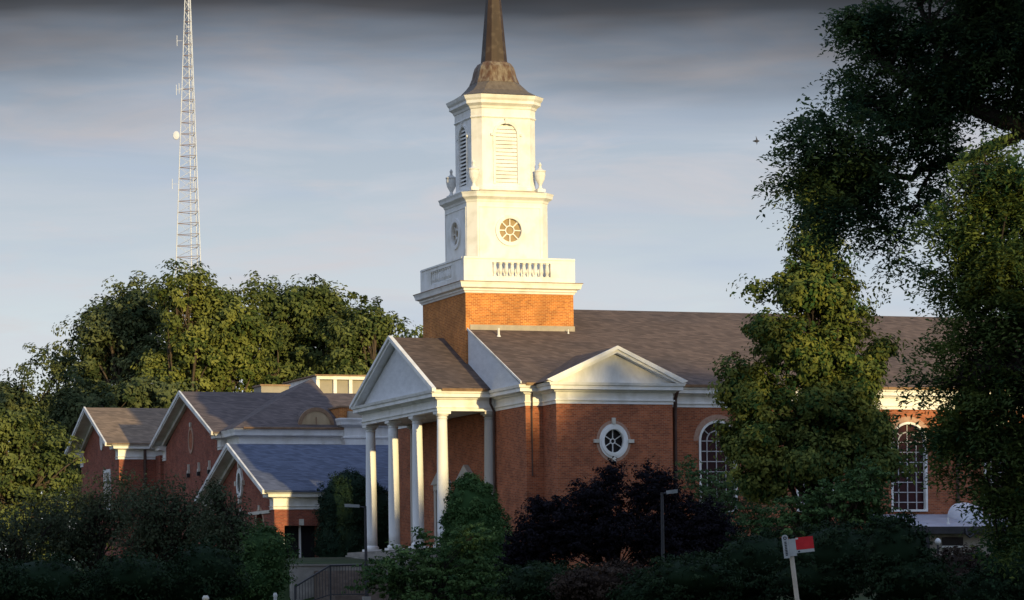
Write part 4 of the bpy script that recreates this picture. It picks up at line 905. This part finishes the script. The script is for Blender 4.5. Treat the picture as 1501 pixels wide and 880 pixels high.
# big maple in front of the nave
tree('maple', 'tall cone shaped maple with sunlit golden top in front of the nave', 'tree', 92, 1190, [(1200, 300, 26, 48), (1203, 360, 44, 48), (1180, 430, 68, 52), (1222, 440, 52, 54), (1160, 515, 74, 56), (1228, 520, 70, 60), (1110, 585, 56, 52), (1190, 600, 86, 64), (1262, 580, 48, 76), (1102, 640, 70, 52), (1190, 672, 90, 60), (1266, 672, 50, 76), (1080, 560, 24, 42), (1105, 416, 16, 14), (1130, 470, 30, 26), (1290, 520, 22, 30), (1290, 640, 30, 60), (1120, 690, 46, 36)], 'leaf_maple', 0.15, 3000, 40, 0.30, 51, 'bark_dark', 0.20, limbs=36, flat=0.85, surf=0.2, rough=0.10, bough=(14, 0.50, 0.8), limb_k=0.35)
tree('sapling', 'bright fresh leafy small tree at the foot of the maple, right side', 'tree', 86, 1240, [(1235, 735, 62, 38), (1268, 712, 40, 40), (1180, 755, 52, 30), (1284, 765, 36, 34), (1150, 775, 50, 26)], 'leaf_shrub', 0.125, 420, 26, 0.28, 52, 'bark', 0.1, limbs=36, flat=0.32, elong=1.6, surf=0.35, droop=0.2, up=0.9)
G4 = 'dark hedge shrubs along the bottom right'
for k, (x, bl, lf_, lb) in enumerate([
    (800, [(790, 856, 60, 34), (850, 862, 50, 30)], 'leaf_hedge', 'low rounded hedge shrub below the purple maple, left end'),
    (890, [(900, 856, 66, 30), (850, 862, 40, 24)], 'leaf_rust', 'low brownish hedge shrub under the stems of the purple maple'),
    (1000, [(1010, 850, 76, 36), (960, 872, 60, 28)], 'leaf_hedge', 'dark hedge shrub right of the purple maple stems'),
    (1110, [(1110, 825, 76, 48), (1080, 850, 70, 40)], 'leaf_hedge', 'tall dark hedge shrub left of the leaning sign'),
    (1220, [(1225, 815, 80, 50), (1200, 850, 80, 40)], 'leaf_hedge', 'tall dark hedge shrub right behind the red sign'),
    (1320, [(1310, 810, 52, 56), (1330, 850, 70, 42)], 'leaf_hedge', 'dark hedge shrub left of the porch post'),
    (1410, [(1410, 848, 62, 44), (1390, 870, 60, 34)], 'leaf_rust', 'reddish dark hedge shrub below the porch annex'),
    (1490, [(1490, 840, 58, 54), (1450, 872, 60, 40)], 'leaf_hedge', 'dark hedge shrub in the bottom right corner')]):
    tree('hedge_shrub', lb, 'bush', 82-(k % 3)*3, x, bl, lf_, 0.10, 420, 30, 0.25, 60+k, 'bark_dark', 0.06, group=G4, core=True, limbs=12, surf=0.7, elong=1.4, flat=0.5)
# big locust overhanging from the right
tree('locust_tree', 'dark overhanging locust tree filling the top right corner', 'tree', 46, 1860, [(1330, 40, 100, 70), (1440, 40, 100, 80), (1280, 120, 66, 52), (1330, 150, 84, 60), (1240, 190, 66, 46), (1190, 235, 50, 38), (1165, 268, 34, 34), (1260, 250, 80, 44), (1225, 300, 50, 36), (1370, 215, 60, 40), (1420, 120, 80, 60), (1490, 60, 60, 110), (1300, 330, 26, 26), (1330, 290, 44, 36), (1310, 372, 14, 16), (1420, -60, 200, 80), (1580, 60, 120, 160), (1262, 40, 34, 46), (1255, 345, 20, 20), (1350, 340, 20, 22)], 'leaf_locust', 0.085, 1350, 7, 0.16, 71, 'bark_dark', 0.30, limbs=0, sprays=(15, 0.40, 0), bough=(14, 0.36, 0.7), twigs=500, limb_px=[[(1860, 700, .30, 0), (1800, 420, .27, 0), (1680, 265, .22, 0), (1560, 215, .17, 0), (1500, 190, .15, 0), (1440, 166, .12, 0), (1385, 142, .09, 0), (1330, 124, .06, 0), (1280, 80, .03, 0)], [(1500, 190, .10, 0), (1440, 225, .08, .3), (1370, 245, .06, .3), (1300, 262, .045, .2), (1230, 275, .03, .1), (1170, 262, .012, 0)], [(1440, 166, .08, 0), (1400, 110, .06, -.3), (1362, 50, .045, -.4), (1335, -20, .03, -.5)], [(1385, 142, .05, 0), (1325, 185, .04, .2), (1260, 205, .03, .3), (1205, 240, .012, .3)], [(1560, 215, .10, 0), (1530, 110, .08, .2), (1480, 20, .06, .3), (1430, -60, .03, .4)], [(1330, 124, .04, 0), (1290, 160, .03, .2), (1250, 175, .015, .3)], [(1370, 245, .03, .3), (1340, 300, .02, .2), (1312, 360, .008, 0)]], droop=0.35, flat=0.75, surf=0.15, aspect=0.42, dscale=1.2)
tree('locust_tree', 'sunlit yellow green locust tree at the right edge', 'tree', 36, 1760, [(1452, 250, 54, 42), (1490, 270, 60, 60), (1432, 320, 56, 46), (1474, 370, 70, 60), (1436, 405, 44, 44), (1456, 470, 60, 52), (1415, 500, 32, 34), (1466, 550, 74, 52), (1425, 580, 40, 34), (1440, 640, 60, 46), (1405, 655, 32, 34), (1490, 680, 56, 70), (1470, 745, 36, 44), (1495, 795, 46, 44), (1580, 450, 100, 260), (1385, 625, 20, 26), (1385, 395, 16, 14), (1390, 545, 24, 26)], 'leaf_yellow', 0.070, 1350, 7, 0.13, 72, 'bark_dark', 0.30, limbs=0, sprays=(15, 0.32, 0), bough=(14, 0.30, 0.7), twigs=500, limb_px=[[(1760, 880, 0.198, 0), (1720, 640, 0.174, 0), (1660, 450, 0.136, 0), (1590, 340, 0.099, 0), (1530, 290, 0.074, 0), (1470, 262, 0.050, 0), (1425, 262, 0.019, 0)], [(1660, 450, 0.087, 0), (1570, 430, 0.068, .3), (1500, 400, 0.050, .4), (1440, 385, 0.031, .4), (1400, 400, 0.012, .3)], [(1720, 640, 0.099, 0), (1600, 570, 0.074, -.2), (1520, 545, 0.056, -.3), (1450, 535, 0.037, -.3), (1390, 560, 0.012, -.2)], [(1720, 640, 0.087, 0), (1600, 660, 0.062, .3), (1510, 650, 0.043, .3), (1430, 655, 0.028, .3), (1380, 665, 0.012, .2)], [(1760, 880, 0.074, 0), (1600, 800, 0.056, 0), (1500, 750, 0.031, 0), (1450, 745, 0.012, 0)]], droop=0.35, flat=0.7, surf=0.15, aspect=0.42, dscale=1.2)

# unseen trees added behind the camera, tops and gaps shaped to cast shade
G5 = 'unseen trees added to cast shade'
def back_tree(i, X, Y, top, r, low=1.0):
    rng = np.random.default_rng(900+i); root = thing('caster_tree', 'unseen tree added behind the camera to cast shade', 'tree', (X, Y, 0), G5)
    K = int(90+r*26); z0 = low
    an = rng.uniform(0, 2*math.pi, K); rr = rng.uniform(0, 1, K)**0.5; zz = rng.uniform(0, 1, K)**0.8
    zt = top-1.2-1.4*rr**2+rng.normal(0, 0.35, K)
    c = np.stack([X+np.cos(an)*rr*r, Y+np.sin(an)*rr*r, z0+(zt-z0)*zz], 1)
    n = K*60; idx = np.repeat(np.arange(K), 60); q = rng.normal(size=(n, 3)); q /= np.linalg.norm(q, axis=1)[:, None]; q *= rng.uniform(0, 1, n)[:, None]**0.5
    pos = c[idx]+q*1.5; pos[:, 2] = np.minimum(pos[:, 2], top+0.4)
    leaf_mesh('crown', pos, 0.62, rng, M['leaf_oak'], root, np.clip(rng.normal(0.4, 0.2, n), 0, 1), aspect=0.8)
    mb = MB().tube([(X, Y, -0.2), (X+0.2, Y, top*0.4), (X, Y+0.2, top*0.8)], [0.5, 0.35, 0.1], 8)
    for j in range(10): e = c[j]; mb.tube([(X, Y, top*(0.25+0.05*j)), tuple(e)], [0.18, 0.04], 5)
    mb.build('trunk', M['bark'], root, recalc=False)
# (X, Y, top height, radius)
BT = [(-50, -163, 21, 5), (-42, -167, 22, 5), (-34.5, -162, 21, 4.5), (-25.5, -166, 12.0, 3), (-19, -162, 22, 2.8), (-14, -166, 22, 3.5), (-8.6, -168, 23, 3.6), (-2.7, -162, 24, 2.7), (2.1, -164, 19.8, 2.1),
      (6.5, -161, 26.2, 2.3), (9.6, -160, 26.2, 2.6), (12.6, -162, 28.0, 2.2), (15.9, -157, 25.2, 1.5), (18.5, -160, 28.2, 1.3), (21.6, -160, 31.3, 2.4), (25.0, -158, 31.4, 2.8), (22.8, -166, 31.0, 2.8), (29, -161, 30.4, 3.0), (29, -168, 30.2, 3.4), (33, -158, 29.2, 3.2),
      (37, -161, 28.4, 3.0), (40.5, -158, 28.0, 3.2), (46, -162, 28.5, 4), (53, -160, 29, 5), (35, -168, 28.4, 3.4), (12, -172, 25, 3.5), (-38, -174, 21, 5), (3, -176, 18.5, 4)]
for i, b in enumerate(BT): back_tree(i, *b)

# a far bird in the sky
bp_ = at(1108, 207, 200)
bird = MB(); bird.tube([bp_-Rv*0.22, bp_, bp_+Rv*0.2], [0.02, 0.09, 0.03], 6)
bird.loft([tuple(bp_), tuple(bp_+Rv*0.12), tuple(bp_+Zv*0.38+Fv*0.3)], [tuple(bp_+Zv*0.02), tuple(bp_+Rv*0.12+Zv*0.02), tuple(bp_+Zv*0.40+Fv*0.3)])
bird.loft([tuple(bp_), tuple(bp_+Rv*0.12), tuple(bp_-Zv*0.30-Fv*0.3)], [tuple(bp_+Zv*0.02), tuple(bp_+Rv*0.12+Zv*0.02), tuple(bp_-Zv*0.28-Fv*0.3)])
tag(bird.build('bird', M['louver_dark']), 'tiny dark bird flying in the open sky right of the steeple', 'bird')
